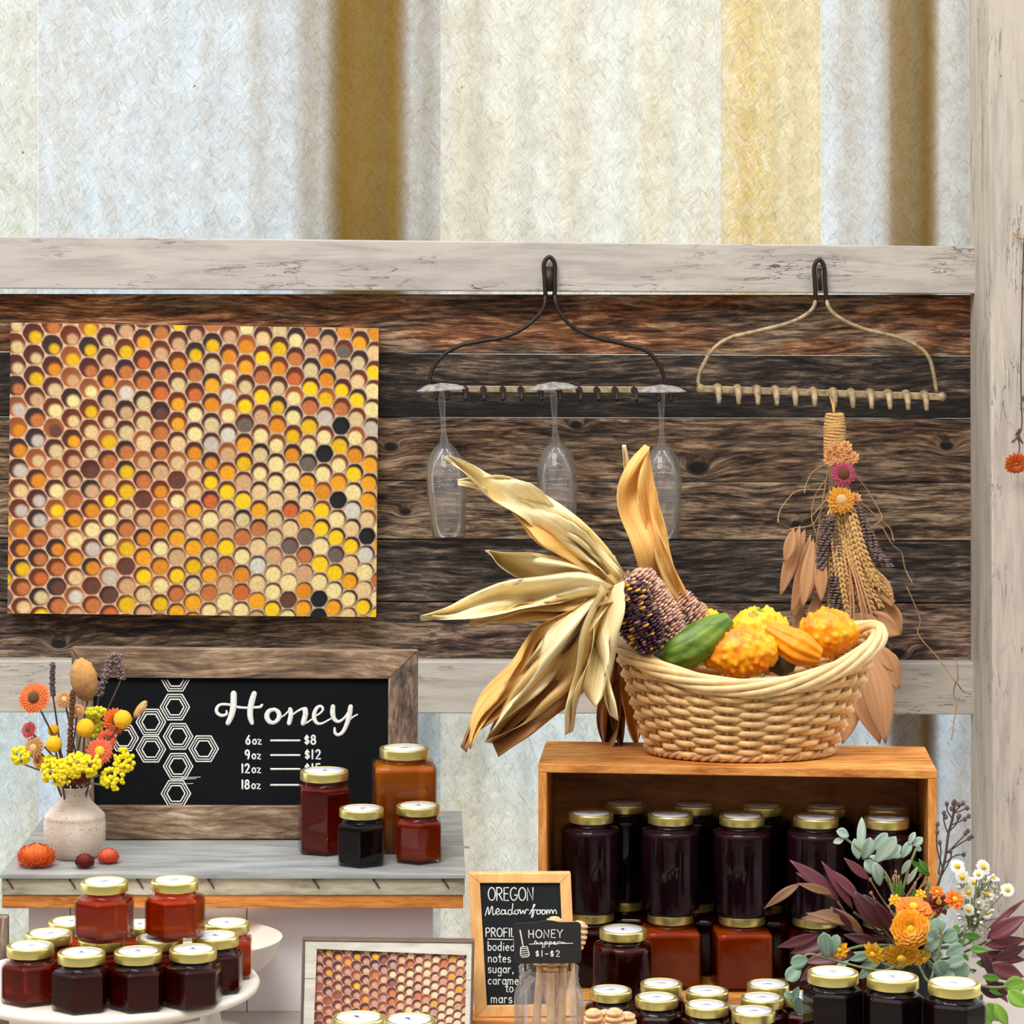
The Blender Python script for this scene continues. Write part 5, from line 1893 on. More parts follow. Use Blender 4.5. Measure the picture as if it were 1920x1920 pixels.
D = 3.60
g = 'ears of coloured corn in the basket'
ko = P(1160, 1095, D)
t = thing('corn_ear', 'dark purple corn ear with pale husks fanned out left of the basket', 'corn', ko, 0, g)
mb = MB()
cob(mb, P(1166, 1098, 3.575), P(1226, 1222, 3.575), 0.0255, [(0.50, 0), (0.26, 1), (0.12, 2), (0.12, 5)], 16, 21, 3)
build('kernels', mb, KM, t, ko)
H = [
    ('straw', [(1158, 1092, 3.575), (1100, 1030, 3.585), (1010, 962, 3.595), (925, 915, 3.60), (868, 880, 3.60), (834, 858, 3.60)], 58),
    ('straw', [(1164, 1082, 3.59), (1090, 1004, 3.60), (1010, 950, 3.61), (940, 912, 3.61), (900, 905, 3.61), (858, 904, 3.61)], 54),
    ('straw_or', [(1150, 1090, 3.60), (1060, 1020, 3.605), (1000, 980, 3.605), (960, 955, 3.605)], 34),
    ('straw', [(1150, 1094, 3.59), (1080, 1078, 3.60), (1000, 1066, 3.61), (945, 1052, 3.61), (912, 1032, 3.61)], 56),
    ('straw', [(1150, 1104, 3.565), (1080, 1098, 3.555), (980, 1112, 3.55), (890, 1140, 3.55), (840, 1152, 3.55), (788, 1158, 3.55)], 62),
    ('straw_dk', [(1140, 1112, 3.58), (1060, 1135, 3.575), (960, 1148, 3.57), (880, 1156, 3.57)], 36),
    ('straw_or', [(1130, 1112, 3.57), (1060, 1160, 3.56), (990, 1232, 3.555), (930, 1300, 3.55), (895, 1345, 3.55), (878, 1398, 3.55)], 40),
    ('straw', [(1136, 1112, 3.56), (1082, 1168, 3.545), (1020, 1250, 3.54), (965, 1318, 3.54), (920, 1372, 3.54)], 66),
    ('straw_dk', [(1136, 1120, 3.575), (1090, 1190, 3.57), (1040, 1270, 3.565), (970, 1340, 3.56), (915, 1392, 3.56)], 84),
    ('straw_br', [(1140, 1124, 3.585), (1104, 1200, 3.58), (1058, 1288, 3.575), (990, 1352, 3.57), (925, 1398, 3.57)], 80),
    ('straw_br', [(1100, 1150, 3.59), (1000, 1230, 3.59), (930, 1305, 3.585), (880, 1350, 3.58), (862, 1398, 3.58)], 18),
    ('straw', [(1140, 1112, 3.56), (1112, 1180, 3.55), (1096, 1260, 3.545), (1075, 1320, 3.545), (1064, 1376, 3.545)], 22),
    ('straw', [(1146, 1100, 3.555), (1140, 1160, 3.535), (1134, 1220, 3.53), (1122, 1280, 3.53), (1112, 1318, 3.53)], 52),
    ('straw', [(1150, 1098, 3.55), (1142, 1180, 3.53), (1134, 1260, 3.525), (1142, 1310, 3.525), (1151, 1346, 3.525)], 26),
]
flat = lambda q: (0.7 + 0.3 * min(1, q / 0.3)) * (1 - max(0, (q - 0.8) / 0.2) ** 2 * 0.8)
for i, (m, pts, w) in enumerate(H):
    mb = MB()
    husk(mb, pts, w, i * 1.31, nrm=(0.25 * math.sin(i * 2.1), -1, 0.35 * math.cos(i * 1.7)), prof=flat if i == 12 else None)
    build('husk_leaf', mb, M[m], t, ko, solid=0.0005)
mb = MB()
mb.ball(P(1152, 1094, 3.575), (0.012, 0.012, 0.016), 12, 8)
mb.tube([P(1160, 1080, 3.60), P(1150, 1060, 3.62), P(1146, 1046, 3.63)], [0.008, 0.007, 0.006], 10)
build('husk_base', mb, M['straw_dk'], t, ko)

ko = P(1205, 1092, 3.615)
t = thing('corn_ear', 'ear of pinkish tan corn lying between the purple corn and the upright husk', 'corn', ko, 0, g)
mb = MB()
cob(mb, P(1180, 1078, 3.612), P(1275, 1215, 3.612), 0.0265, [(0.50, 3), (0.36, 4), (0.14, 5)], 18, 30, 5)
build('kernels', mb, KM, t, ko)
for i, (m, pts, w) in enumerate([('straw_br', [(1186, 1090, 3.66), (1165, 1170, 3.71), (1145, 1280, 3.735), (1136, 1398, 3.738)], 46), ('straw_or', [(1190, 1100, 3.66), (1178, 1200, 3.722), (1184, 1300, 3.735), (1196, 1396, 3.738)], 40),
                                 ('straw_br', [(1186, 1096, 3.67), (1165, 1160, 3.72), (1156, 1280, 3.742), (1160, 1392, 3.742)], 34)]):
    mb = MB()
    husk(mb, pts, w, 20 + i, prof=flat)
    build('husk_leaf', mb, M[m], t, ko, solid=0.0005)

ko = P(1268, 1130, 3.66)
t = thing('corn_ear', 'ear of pink corn whose golden husks stand upright beside the right champagne flute', 'corn', ko, 0, g)
mb = MB()
cob(mb, P(1255, 1128, 3.665), P(1320, 1200, 3.655), 0.026, [(0.55, 3), (0.25, 4), (0.2, 5)], 16, 18, 8)
build('kernels', mb, KM, t, ko)
for i, (m, pts, w) in enumerate([
    ('straw_or', [(1272, 1152, 3.66), (1236, 1078, 3.655), (1208, 1000, 3.65), (1190, 935, 3.65), (1196, 882, 3.65), (1214, 836, 3.65)], 74),
    ('straw_or', [(1286, 1148, 3.652), (1254, 1078, 3.645), (1230, 1000, 3.640), (1214, 935, 3.638), (1212, 885, 3.638), (1217, 842, 3.638)], 32),
    ('straw', [(1190, 950, 3.67), (1183, 905, 3.672), (1178, 872, 3.672), (1169, 834, 3.672)], 16),
    ('straw_dk', [(1292, 1150, 3.648), (1262, 1096, 3.642), (1240, 1040, 3.64), (1226, 980, 3.642)], 30),
]):
    mb = MB()
    husk(mb, pts, w, 40 + i * 1.9, nrm=(0.2 * (-1) ** i, -1, 0.1), cup=0.14, wr=0.035, prof=lambda q: (0.7 + 0.3 * min(1, q / 0.35)) * (1 - max(0, (q - 0.62) / 0.38) ** 1.6))
    build('husk_leaf', mb, M[m], t, ko, solid=0.0005)

# ---------------------------------------------------------------- gourds
GM = {'yellow': plain('gourd_yellow', srgb(250, 186, 10), 0.45, 0, 0.12, 30, 0.1), 'orange': plain('gourd_orange', srgb(246, 150, 8), 0.45, 0, 0.15, 30, 0.1)}


def two_tone(name, a, b, sc, lo, hi):
    n = NT(name)
    f = n.noise(n.coord('Object', sc), 1.0, 4, 0.6, 0.3)
    col = n.ramp(f, [(lo, srgb(*a)), (hi, srgb(*b))])
    return n.done(n.pbr(col, 0.45, 0, n.bump(f, 0.15, 0.002)))


GM['yellow_green'] = two_tone('gourd_yellow_green', (86, 110, 24), (250, 190, 20), (40, 40, 40), 0.32, 0.42)
GM['orange_yellow'] = two_tone('gourd_orange_yellow', (242, 134, 4), (254, 186, 10), (30, 30, 30), 0.4, 0.6)
GM['green'] = two_tone('gourd_green', (70, 104, 22), (128, 152, 48), (26, 60, 60), 0.36, 0.66)
GM['dark'] = two_tone('gap_shade', (30, 26, 18), (70, 62, 40), (40, 40, 40), 0.4, 0.6)  # near-black tone painting the shade in the gap between gourds


def gourd(label, path, radii, mat, wart=0.0, rib=0.0, nrib=9, seed=0, stem=None, ws=1.0):
    """path: (px, py, depth) centre line; radii in metres"""
    V = [P(*p) for p in path]
    n = 44
    C = curve(V, n)
    rr = catmull([(r,) for r in radii], n)[:, 0]
    o = C[n // 2].copy()
    t = thing('gourd', label, 'gourd', o, 0, 'gourds heaped in the basket')
    mb = MB()
    seg = 64
    mb.tube(C, [max(0.0012, r) for r in rr], seg)
    b = 0
    for i in range(n):
        for j in range(seg):
            v = mb.v[i * seg + j]
            d = v - C[i]
            q = 1.0 + rib * math.cos(nrib * 2 * math.pi * j / seg)
            if wart:
                dd = noise.voronoi(v * 100 * ws + Vector((seed, seed, 0)))[0][0]
                q += wart * (max(0.0, 0.52 - dd) * 2.0 - 0.34) + 0.2 * wart * noise.noise(v * 260)
            mb.v[i * seg + j] = C[i] + d * q
    build('flesh', mb, GM[mat], t, o)
    if stem:
        mb = MB()
        mb.tube(curve([P(*p) for p in stem], 10), [0.0048, 0.0044, 0.004, 0.0038, 0.0036, 0.0036, 0.0038, 0.004, 0.0046, 0.005], 8)
        build('stem', mb, M['stem_tan'], t, o)
    return t


gourd('yellow warty gourd with a curled grey stem at the back of the basket', [(1258, 1205, 3.665), (1285, 1195, 3.665), (1315, 1192, 3.665), (1345, 1198, 3.665), (1360, 1205, 3.665)], [0.012, 0.032, 0.036, 0.03, 0.01], 'yellow', 0.22, 0, 9, 1,
      [(1318, 1158, 3.665), (1322, 1140, 3.667), (1312, 1133, 3.668), (1294, 1137, 3.668)])
gourd('long green gourd lying slantwise at the front left of the basket', [(1230, 1236, 3.605), (1264, 1226, 3.60), (1304, 1207, 3.60), (1340, 1180, 3.602), (1368, 1159, 3.605)], [0.008, 0.0215, 0.025, 0.0195, 0.009], 'green', 0.0, 0.05, 9, 2)
gourd('yellow gourd with green-tipped warts in the middle of the basket', [(1365, 1200, 3.655), (1395, 1190, 3.655), (1425, 1187, 3.655), (1455, 1192, 3.655), (1480, 1200, 3.655)], [0.012, 0.030, 0.034, 0.03, 0.012], 'yellow_green', 0.24, 0, 9, 3)
gourd('orange warty gourd at the front of the basket next to the green one', [(1322, 1240, 3.612), (1348, 1228, 3.606), (1390, 1221, 3.604), (1428, 1226, 3.606), (1452, 1236, 3.612)], [0.010, 0.026, 0.034, 0.028, 0.010], 'orange_yellow', 0.26, 0, 9, 4)
gourd('ribbed orange crookneck gourd lying across the right half of the basket', [(1436, 1178, 3.625), (1468, 1198, 3.62), (1500, 1216, 3.615), (1536, 1232, 3.615)], [0.010, 0.019, 0.022, 0.012], 'orange', 0.05, 0.07, 10, 5)
gourd('yellow-orange warty gourd rising highest at the right end of the basket', [(1500, 1200, 3.655), (1522, 1192, 3.655), (1558, 1186, 3.655), (1590, 1192, 3.655), (1606, 1200, 3.655)], [0.010, 0.027, 0.033, 0.022, 0.009], 'orange_yellow', 0.22, 0, 9, 6)
gourd('dark filler shape painting the shaded gap between the orange gourds', [(1440, 1245, 3.63), (1465, 1240, 3.63), (1490, 1245, 3.63)], [0.010, 0.022, 0.010], 'dark', 0.0, 0.03, 9, 7)  # added dark body standing in for shade, not a real gourd

# ---------------------------------------------------------------- vase and dried flowers on the riser
DV = 3.562
kv = DV / F
vo = Vector((X_at(140, DV), DV, SH_Z))
vt = thing('stoneware_vase', 'squat speckled stoneware vase of dried flowers at the left end of the riser', 'vase', vo)


def stoneware(name):
    n = NT(name)
    co = n.coord()
    f = n.noise(co, 22, 4, 0.6)
    col = n.ramp(f, [(0.3, srgb(190, 170, 152)), (0.7, srgb(226, 212, 196))])
    sp = n.ramp(n.noise(co, 420, 2, 0.5), [(0.64, 0.0), (0.68, 0.8)])
    col = n.mix(sp, col, srgb(120, 92, 70))
    band = n.ramp(n.noise(n.coord('Object', (1, 1, 60)), 3, 3, 0.5), [(0.55, 0.0), (0.7, 0.35)])
    col = n.mix(band, col, srgb(168, 132, 112))
    return n.done(n.pbr(col, 0.55, 0, n.bump(f, 0.2, 0.001)))


M['stone'] = stoneware('speckled_stoneware')
mb = MB()
pz = lambda y: (1606 - y) * kv
mb.lathe([(40 * kv, 0.0), (45 * kv, pz(1603)), (50 * kv, pz(1592)), (57 * kv, pz(1578)), (58 * kv, pz(1555)), (58 * kv, pz(1538)), (56.5 * kv, pz(1533.2)), (57.5 * kv, pz(1531)), (56 * kv, pz(1526)), (46 * kv, pz(1516)), (33 * kv, pz(1503)), (26.5 * kv, pz(1493)), (26 * kv, pz(1484)), (30 * kv, pz(1478)), (31.5 * kv, pz(1475)), (29 * kv, pz(1474)),
          (22 * kv, pz(1484)), (22 * kv, pz(1500)), (40 * kv, pz(1525)), (50 * kv, pz(1560)), (40 * kv, pz(1598)), (2 * kv, pz(1600))], vo, 56, 0, None, None, False)
build('vase_body', mb, M['stone'], vt, vo)
MOUTH = P(140, 1478, DV)


def stem_of(t, head, o, r=0.0012, m='stem_dk', base=None, bow=0.0):
    mb = MB()
    b = base or (MOUTH + Vector((random.uniform(-.012, .012), random.uniform(-.012, .012), -0.03)))
    mid = b.lerp(head, 0.5) + Vector((bow, 0, 0.012))
    wiry(mb, [b, b.lerp(head, 0.2) + Vector((0, 0, 0.008)), mid, head], r, 14)
    return build('stem', mb, M[m], t, o)


gv = 'dried flowers in the stoneware vase'


def straw_fl(px, py, r, D, nrm, col, core, label, open_=0.45, rings=5, pet=20, k=kv):
    c = P(px, py, D)
    t = thing('strawflower', label, 'dried flower', c, 0, gv)
    mb = MB()
    petal_head(mb, c, nrm, r * k, rings, 0, open_, pet, int(px * 7 + py))
    build('petals', mb, PET[col], t, c)
    mb = MB()
    nn = Vector(nrm).normalized()
    R = nn.to_track_quat('Z', 'Y').to_matrix()
    mb.ball(c + nn * (0.30 * r * k), (r * k * 0.36, r * k * 0.36, r * k * 0.2), 12, 8, 0, R)
    build('flower_centre', mb, M[core], t, c)
    stem_of(t, c, c)
    return t


straw_fl(65, 1309, 31, 3.53, (-0.15, -1, 0.35), 'orange', 'core_dk', 'orange-red strawflower with a dark centre, standing highest at the left of the vase', 0.3, 5, 24)
straw_fl(55, 1369, 17, 3.54, (-0.5, -1, 0.4), 'rose', 'core_dk', 'small rose-red strawflower left of the vase under the big orange one', 0.7)
straw_fl(215, 1352, 27, 3.55, (0.4, -0.8, 0.2), 'orange', 'core_dk', 'orange strawflower behind the yellow ball at the right of the vase', 0.5)
straw_fl(200, 1386, 20, 3.54, (0.3, -1, 0.2), 'coral', 'core_dk', 'coral strawflower just above the orange one at the right of the vase', 0.6)
straw_fl(187, 1409, 27, 3.525, (0.1, -1, 0.25), 'coral', 'core_yl', 'wide orange-coral strawflower low at the right of the vase mouth', 0.4)
straw_fl(150, 1456, 17, 3.53, (0, -1, 0.2), 'dark_red', 'core_dk', 'dark red dried flower right at the vase mouth between the yellow clusters', 0.7)
straw_fl(66, 1402, 22, 3.535, (-0.4, -1, 0.3), 'tan', 'core_tan', 'tan dried flower at the left of the vase beside the yellow ball', 0.8)
straw_fl(74, 1427, 15, 3.535, (-0.5, -0.8, 0.0), 'gold', 'core_dk', 'brownish gold dried flower low at the left of the vase', 0.8)
straw_fl(121, 1313, 19, 3.55, (0, -1, 0.6), 'tan', 'core_tan', 'pale tan dried flower between the lavender spike and the bunny tail', 0.9)
straw_fl(146, 1332, 13, 3.55, (0.3, -1, 0.4), 'peach', 'core_tan', 'small peach dried flower below the bunny tail grass', 0.9)


def billy(px, py, r, D, label):
    c = P(px, py, D)
    t = thing('billy_button', label, 'dried flower', c, 0, gv)
    mb = MB()
    mb.ball(c, r * kv, 28, 18, 0, None, lambda v: 0.05 * math.sin(v.x * 26) * math.sin(v.y * 26 + 1) * math.sin(v.z * 26 + 2) + 0.06 * noise.noise(v * 9))
    build('ball_head', mb, M['billy'], t, c)
    stem_of(t, c, c)


billy(101, 1395, 15, 3.52, 'yellow billy button ball at the left over the vase mouth')
billy(160, 1365, 17, 3.53, 'yellow billy button ball in the middle of the dried flowers')
billy(230, 1349, 17, 3.53, 'yellow billy button ball farthest right, in front of an orange strawflower')
billy(100, 1369, 11, 3.55, 'small yellow billy button half hidden behind the left ball')


def yarrow(px, py, rx, ry, D, label, m='yarrow', n=90):
    c = P(px, py, D)
    t = thing('yarrow', label, 'dried flower', c, 0, gv)
    mb = MB()
    rnd_ = random.Random(px * 31 + py)
    for _ in range(n):
        a, q = rnd_.uniform(0, 6.283), math.sqrt(rnd_.random())
        x, z = rx * q * math.cos(a), ry * q * math.sin(a)
        y = -rx * 0.5 * math.sqrt(max(0, 1 - q * q)) + rnd_.uniform(-2, 2)
        b = c + Vector((x, y, z)) * kv
        mb.ball(b, rnd_.uniform(3.4, 5.6) * kv, 7, 5, 0, None)
    build('flower_head', mb, M[m], t, c)
    mb = MB()
    b0 = c + Vector((0, 0.012, -0.012))
    for _ in range(7):
        a = rnd_.uniform(0, 6.283)
        mb.tube([b0, c + Vector((rx * .7 * math.cos(a), 0, ry * .6 * math.sin(a))) * kv], 0.0008, 5)
    wiry(mb, [MOUTH + Vector((0, 0, -0.03)), MOUTH + Vector((0, 0, 0.004)), b0], 0.0013, 10)
    build('stem', mb, M['stem_gr'], t, c)


yarrow(112, 1445, 36, 26, 3.515, 'bright yellow yarrow cluster hanging over the left of the vase mouth')
yarrow(98, 1428, 14, 12, 3.53, 'small yellow yarrow cluster above the left one', 'yarrow_gr', 30)
yarrow(155, 1433, 34, 24, 3.51, 'bright yellow yarrow cluster in the middle right over the vase mouth')
yarrow(232, 1426, 18, 24, 3.52, 'upper part of the yellow yarrow drooping at the right before the blackboard', 'yarrow', 44)
yarrow(211, 1458, 22, 24, 3.52, 'lowest yellow yarrow cluster drooping at the right before the blackboard', 'yarrow', 44)
yarrow(38, 1417, 16, 16, 3.53, 'yellow yarrow cluster farthest left of the vase', 'yarrow', 34)
yarrow(180, 1335, 20, 11, 3.56, 'green-yellow yarrow cluster at the top behind the middle yellow ball', 'yarrow_gr', 40)
yarrow(178, 1362, 12, 20, 3.57, 'green-yellow yarrow stalk behind the middle yellow ball', 'yarrow_gr', 34)


def spike(pth, D, r, m, label, nb=26, big=0.0034, nm='lavender_spike'):
    c = P(pth[-1][0], pth[-1][1], D)
    t = thing(nm, label, 'dried flower', c, 0, gv)
    path = curve([P(x, y, D) for x, y in pth], nb)
    mb = MB()
    mb.tube(path, 0.001, 6)
    for j, p in enumerate(path):
        for q in range(5):
            a = q * 1.571 + j * 0.8
            k_ = 0.75 + 0.35 * math.sin(j * 2.4)
            mb.ball(p + Vector((math.cos(a) * r * k_, math.sin(a) * r * k_, random.uniform(-.001, .001))), (big * .8, big * .8, big * .6), 6, 4)
    build('seed_head', mb, M[m], t, c)
    stem_of(t, path[0], c)


spike([(99, 1302), (98, 1275), (99, 1244)], 3.56, 0.0022, 'lavender', 'thin dark lavender spike standing tall at the left of the vase', 16, 0.0030)
spike([(130, 1430), (132, 1380), (135, 1330), (137, 1296)], 3.53, 0.0022, 'core_dk', 'dark brown seed stalk rising from the middle of the vase', 40, 0.003, 'seed_stalk')
spike([(186, 1302), (192, 1280), (203, 1256), (208, 1236), (214, 1226)], 3.60, 0.0042, 'statice', 'curly grey-purple seed spike before the left frame of the price board', 24, 0.0036, 'seed_spike')
spike([(228, 1272), (226, 1256), (218, 1240), (224, 1228)], 3.60, 0.004, 'statice', 'short grey-purple seed spike right of the longer one', 14, 0.0036, 'seed_spike')


def bunny(px, py, rx, ry, D, tilt, m, label, nm='bunny_tail'):
    c = P(px, py, D)
    t = thing(nm, label, 'dried flower', c, 0, gv)
    mb = MB()
    R = Matrix.Rotation(tilt, 3, 'Y')
    mb.ball(c, (rx * kv, rx * kv, ry * kv), 36, 30, 0, R, lambda v: 0.10 * noise.noise(v * 12) + 0.10 * noise.noise(v * 30) - 0.12 * max(0, v.z))
    build('seed_head', mb, m, t, c)
    stem_of(t, c + R @ Vector((0, 0, -ry * kv * 0.9)), c)


def grad_z(name, top, bot):
    n = NT(name)
    sp = n.node('SeparateXYZ')
    n.t.links.new(n.coord(), sp.inputs[0])
    f = n.math('ADD', n.math('MULTIPLY', sp.outputs['Z'], 16.0), n.noise(n.coord('Object', (90, 90, 20)), 1.0, 4, 0.7))
    col = n.ramp(f, [(0.1, bot), (0.85, top)])
    return n.done(n.pbr(col, 0.8, 0, n.bump(f, 0.4, 0.002)))


bunny(157, 1272, 25, 42, 3.56, -0.22, grad_z('bunny_tail', srgb(206, 148, 78), srgb(150, 108, 76)), 'big tan bunny tail grass head at the top of the vase bunch')
bunny(264, 1329, 8, 20, 3.55, 0.62, M['wheat'], 'slim golden bud pointing right from the vase bunch', 'dried_bud')

# three flower heads lying at the foot of the vase
gf = 'dried flower heads lying on the riser'
for (px, py, r, D, col, lb, sq) in [(68, 1595, 33, 3.50, 'orange', 'large red-orange dried flower head lying left of the vase', 0.62), (203, 1590, 19, 3.52, 'coral', 'coral dried flower head lying right of the vase', 0.72), (159, 1602, 17, 3.49, 'dark_red', 'small dark brown-red dried flower lying in front of the vase', 0.8)]:
    c = P(px, py, D)
    c.z = SH_Z + r * kv * sq * 0.82
    t = thing('fallen_strawflower', lb, 'dried flower', c, 0, gf)
    rr_ = r * kv
    mb = MB()
    rnd = random.Random(px)
    for q in range(150):
        z = -0.75 + 1.7 * (q + 0.5) / 150
        a = q * 2.39996
        e = math.sqrt(max(0.0, 1 - min(0.98, abs(z)) ** 2))
        out_ = Vector((math.cos(a), math.sin(a), 0))
        p0 = c + Vector((out_.x * e, out_.y * e, z * sq)) * rr_ * 0.80
        nn = Vector((out_.x * e, out_.y * e, z / sq)).normalized()
        up = (Vector((0, 0, 1)) - nn * nn.z)
        up = up.normalized() if up.length > 0.1 else out_ * -1
        tip = p0 + up * rr_ * rnd.uniform(.34, .5) + nn * rr_ * rnd.uniform(.12, .24)
        mb.leaf(p0 - up * rr_ * 0.1, tip, rr_ * rnd.uniform(.22, .32), nn, 0.08, 0.3, 5, 2, 0, 0.55, q * 0.37, 0.7)
    build('petals', mb, PET[col], t, c)
    mb = MB()
    mb.ball(c, (rr_ * .80, rr_ * .80, rr_ * sq * 0.80), 18, 12, 0, None, lambda v: 0.08 * noise.noise(v * 6))
    build('flower_core', mb, PET[col], t, c)

# ---------------------------------------------------------------- fresh bouquet at the right
DQ = 3.30
kq = DQ / F
qo = Vector((X_at(1706, DQ), DQ, TABLE_Z))
qv = thing('flower_vase', 'dark vase of the fresh bouquet, hidden behind the three near-black jars', 'vase', qo)
mb = MB()
mb.lathe([(0.035, 0), (0.042, 0.004), (0.046, 0.03), (0.045, 0.085), (0.038, 0.112), (0.036, 0.118), (0.033, 0.116), (0.036, 0.09), (0.03, 0.012)], qo, 40, 0, None, None, False)
build('vase_body', mb, plain('dark_green_glaze', srgb(36, 42, 40), 0.25, 0, 0.2, 30, 0), qv, qo)
QM = qo + Vector((0, 0, 0.112))
gq = 'stems of the fresh bouquet'
M['burg'] = streaked('burgundy_leaf', srgb(62, 22, 32), srgb(136, 70, 78), 0.38, 10, 0.1)
M['burg_dk'] = streaked('dark_burgundy_leaf', srgb(40, 12, 20), srgb(88, 34, 44), 0.38, 10, 0.1)
M['olive'] = streaked('olive_brown_leaf', srgb(96, 62, 40), srgb(160, 116, 74), 0.5, 10, 0.12)
M['euc'] = streaked('eucalyptus_leaf', srgb(142, 166, 148), srgb(190, 208, 190), 0.55, 4, 0.12)
M['euc_dk'] = streaked('eucalyptus_leaf_green', srgb(108, 140, 116), srgb(158, 184, 160), 0.55, 4, 0.12)
M['fern'] = streaked('bright_green_leaf', srgb(48, 96, 26), srgb(104, 156, 46), 0.5, 8, 0.15)
M['lime'] = streaked('lime_green_leaf', srgb(96, 150, 40), srgb(160, 200, 84), 0.5, 8, 0.15)


def spray(nm, cat, label, main, leaves, m, D=DQ, stem_m='stem_dk', bend=0.08, cup=0.25, r=0.0015, peak=0.45, sharp=1.0, nrm=(0, -1, 0.25), from_vase=True):
    """one cut branch: a stem (px,py) path out of the vase plus its leaves (bx,by,tx,ty,width px)"""
    pts = [P(x, y, D) for x, y in main]
    if from_vase:
        pts = [QM + Vector((random.uniform(-.015, .015), random.uniform(-.015, .015), -0.05)), QM + Vector((0, 0, 0.01))] + pts
    o = pts[-1].copy()
    t = thing(nm, label, cat, o, 0, gq)
    mb = MB()
    mb.tube(curve(pts, 26), r, 6)
    build('stem', mb, M[stem_m], t, o)
    mb = MB()
    for i, l in enumerate(leaves):
        bx, by, tx, ty, w = l[:5]
        dd = random.uniform(-.015, .015)
        nn = (nrm[0] + random.uniform(-.35, .35), nrm[1], nrm[2] + random.uniform(-.3, .3))
        mb.leaf(P(bx, by, D + dd * 0.3), P(tx, ty, D + dd), w * D / F, nn, bend * random.uniform(.4, 1.3), cup, 10, 4, 0, peak, i * 0.77 + bx, sharp)
    build('leaves', mb, M[m], t, o, solid=0.0005)
    return t


B1 = dict(cat='foliage')
spray('burgundy_branch', label='burgundy branch reaching highest left, its pink-purple leaf before the fourth tall jar', main=[(1680, 1780), (1640, 1740), (1600, 1710)], leaves=[(1575, 1690, 1480, 1612, 30), (1560, 1672, 1492, 1636, 16), (1600, 1706, 1540, 1614, 20), (1612, 1690, 1552, 1628, 22), (1640, 1740, 1590, 1660, 26), (1630, 1650, 1582, 1608, 18)], m='burg', D=3.27, **B1)
spray('burgundy_branch', label='branch with the arching olive-brown leaf that bends farthest left of the bouquet', main=[(1680, 1790), (1620, 1760), (1570, 1690)], leaves=[(1562, 1676, 1494, 1656, 16), (1500, 1657, 1432, 1704, 18), (1590, 1720, 1502, 1722, 30), (1600, 1735, 1510, 1712, 20), (1620, 1752, 1556, 1700, 22)], m='olive', D=3.26, bend=0.14, **B1)
spray('burgundy_branch', label='dark burgundy branch running into the orange flower from the left', main=[(1690, 1790), (1670, 1760), (1640, 1720)], leaves=[(1668, 1748, 1600, 1668, 30), (1660, 1726, 1618, 1676, 26), (1672, 1742, 1640, 1690, 24), (1600, 1748, 1560, 1700, 22), (1650, 1770, 1580, 1752, 22)], m='burg_dk', D=3.25, **B1)
spray('burgundy_branch', label='low burgundy branch spreading left over the crate jars', main=[(1690, 1810), (1620, 1795), (1560, 1770)], leaves=[(1536, 1752, 1456, 1776, 22), (1560, 1762, 1482, 1788, 30), (1600, 1790, 1506, 1805, 30), (1540, 1800, 1500, 1840, 24), (1580, 1780, 1520, 1830, 20)], m='burg', D=3.27, **B1)
spray('burgundy_branch', label='burgundy branch spreading right in front of the white post', main=[(1760, 1800), (1820, 1780), (1850, 1765)], leaves=[(1850, 1760, 1925, 1718, 34), (1850, 1745, 1925, 1684, 12), (1846, 1772, 1925, 1760, 26), (1830, 1790, 1925, 1800, 26), (1850, 1810, 1920, 1832, 34), (1845, 1830, 1890, 1880, 22)], m='burg', D=3.27, **B1)
spray('burgundy_branch', label='dark burgundy branch low at the right edge beside the right near-black jar', main=[(1770, 1810), (1830, 1820)], leaves=[(1835, 1850, 1884, 1868, 24), (1860, 1800, 1925, 1772, 22), (1850, 1840, 1925, 1870, 20), (1838, 1776, 1862, 1840, 18)], m='burg_dk', D=3.25, **B1)
spray('eucalyptus_branch', label='silvery eucalyptus branch rising in front of the right tall jar', main=[(1690, 1780), (1680, 1700), (1662, 1640), (1620, 1600), (1580, 1568)],
      leaves=[(1592, 1568, 1568, 1558, 20), (1582, 1574, 1562, 1580, 12), (1612, 1604, 1616, 1532, 18), (1610, 1612, 1602, 1572, 22), (1632, 1594, 1664, 1562, 26), (1640, 1618, 1680, 1568, 30), (1618, 1612, 1632, 1570, 26), (1650, 1612, 1690, 1586, 26), (1640, 1640, 1622, 1612, 24), (1645, 1622, 1632, 1604, 18), (1660, 1600, 1690, 1604, 18)], m='euc', D=3.28, stem_m='stem_gr', peak=0.55, sharp=0.7, **B1)
spray('eucalyptus_branch', label='small-leaved eucalyptus twig at the right of the silvery branch', main=[(1700, 1780), (1690, 1700), (1700, 1640), (1718, 1590)], leaves=[(1690, 1610, 1708, 1576, 18), (1704, 1584, 1716, 1560, 12), (1712, 1586, 1730, 1570, 16), (1716, 1592, 1728, 1590, 12), (1690, 1640, 1706, 1612, 12), (1650, 1662, 1640, 1616, 22), (1700, 1660, 1720, 1626, 10)], m='euc', D=3.285, stem_m='stem_gr', peak=0.55, sharp=0.7, **B1)
spray('eucalyptus_branch', label='round-leaved eucalyptus branch right of the orange flowers over the jar lids', main=[(1740, 1840), (1755, 1800), (1765, 1760), (1762, 1736)],
      leaves=[(1762, 1752, 1752, 1722, 34), (1752, 1758, 1738, 1752, 30), (1765, 1762, 1794, 1748, 30), (1758, 1778, 1742, 1764, 38), (1774, 1790, 1806, 1776, 32), (1768, 1792, 1748, 1790, 24), (1770, 1812, 1808, 1798, 24), (1768, 1828, 1760, 1800, 34), (1772, 1830, 1818, 1812, 34), (1764, 1838, 1790, 1826, 30)], m='euc_dk', D=3.20, stem_m='stem_gr', peak=0.6, sharp=0.5, **B1)
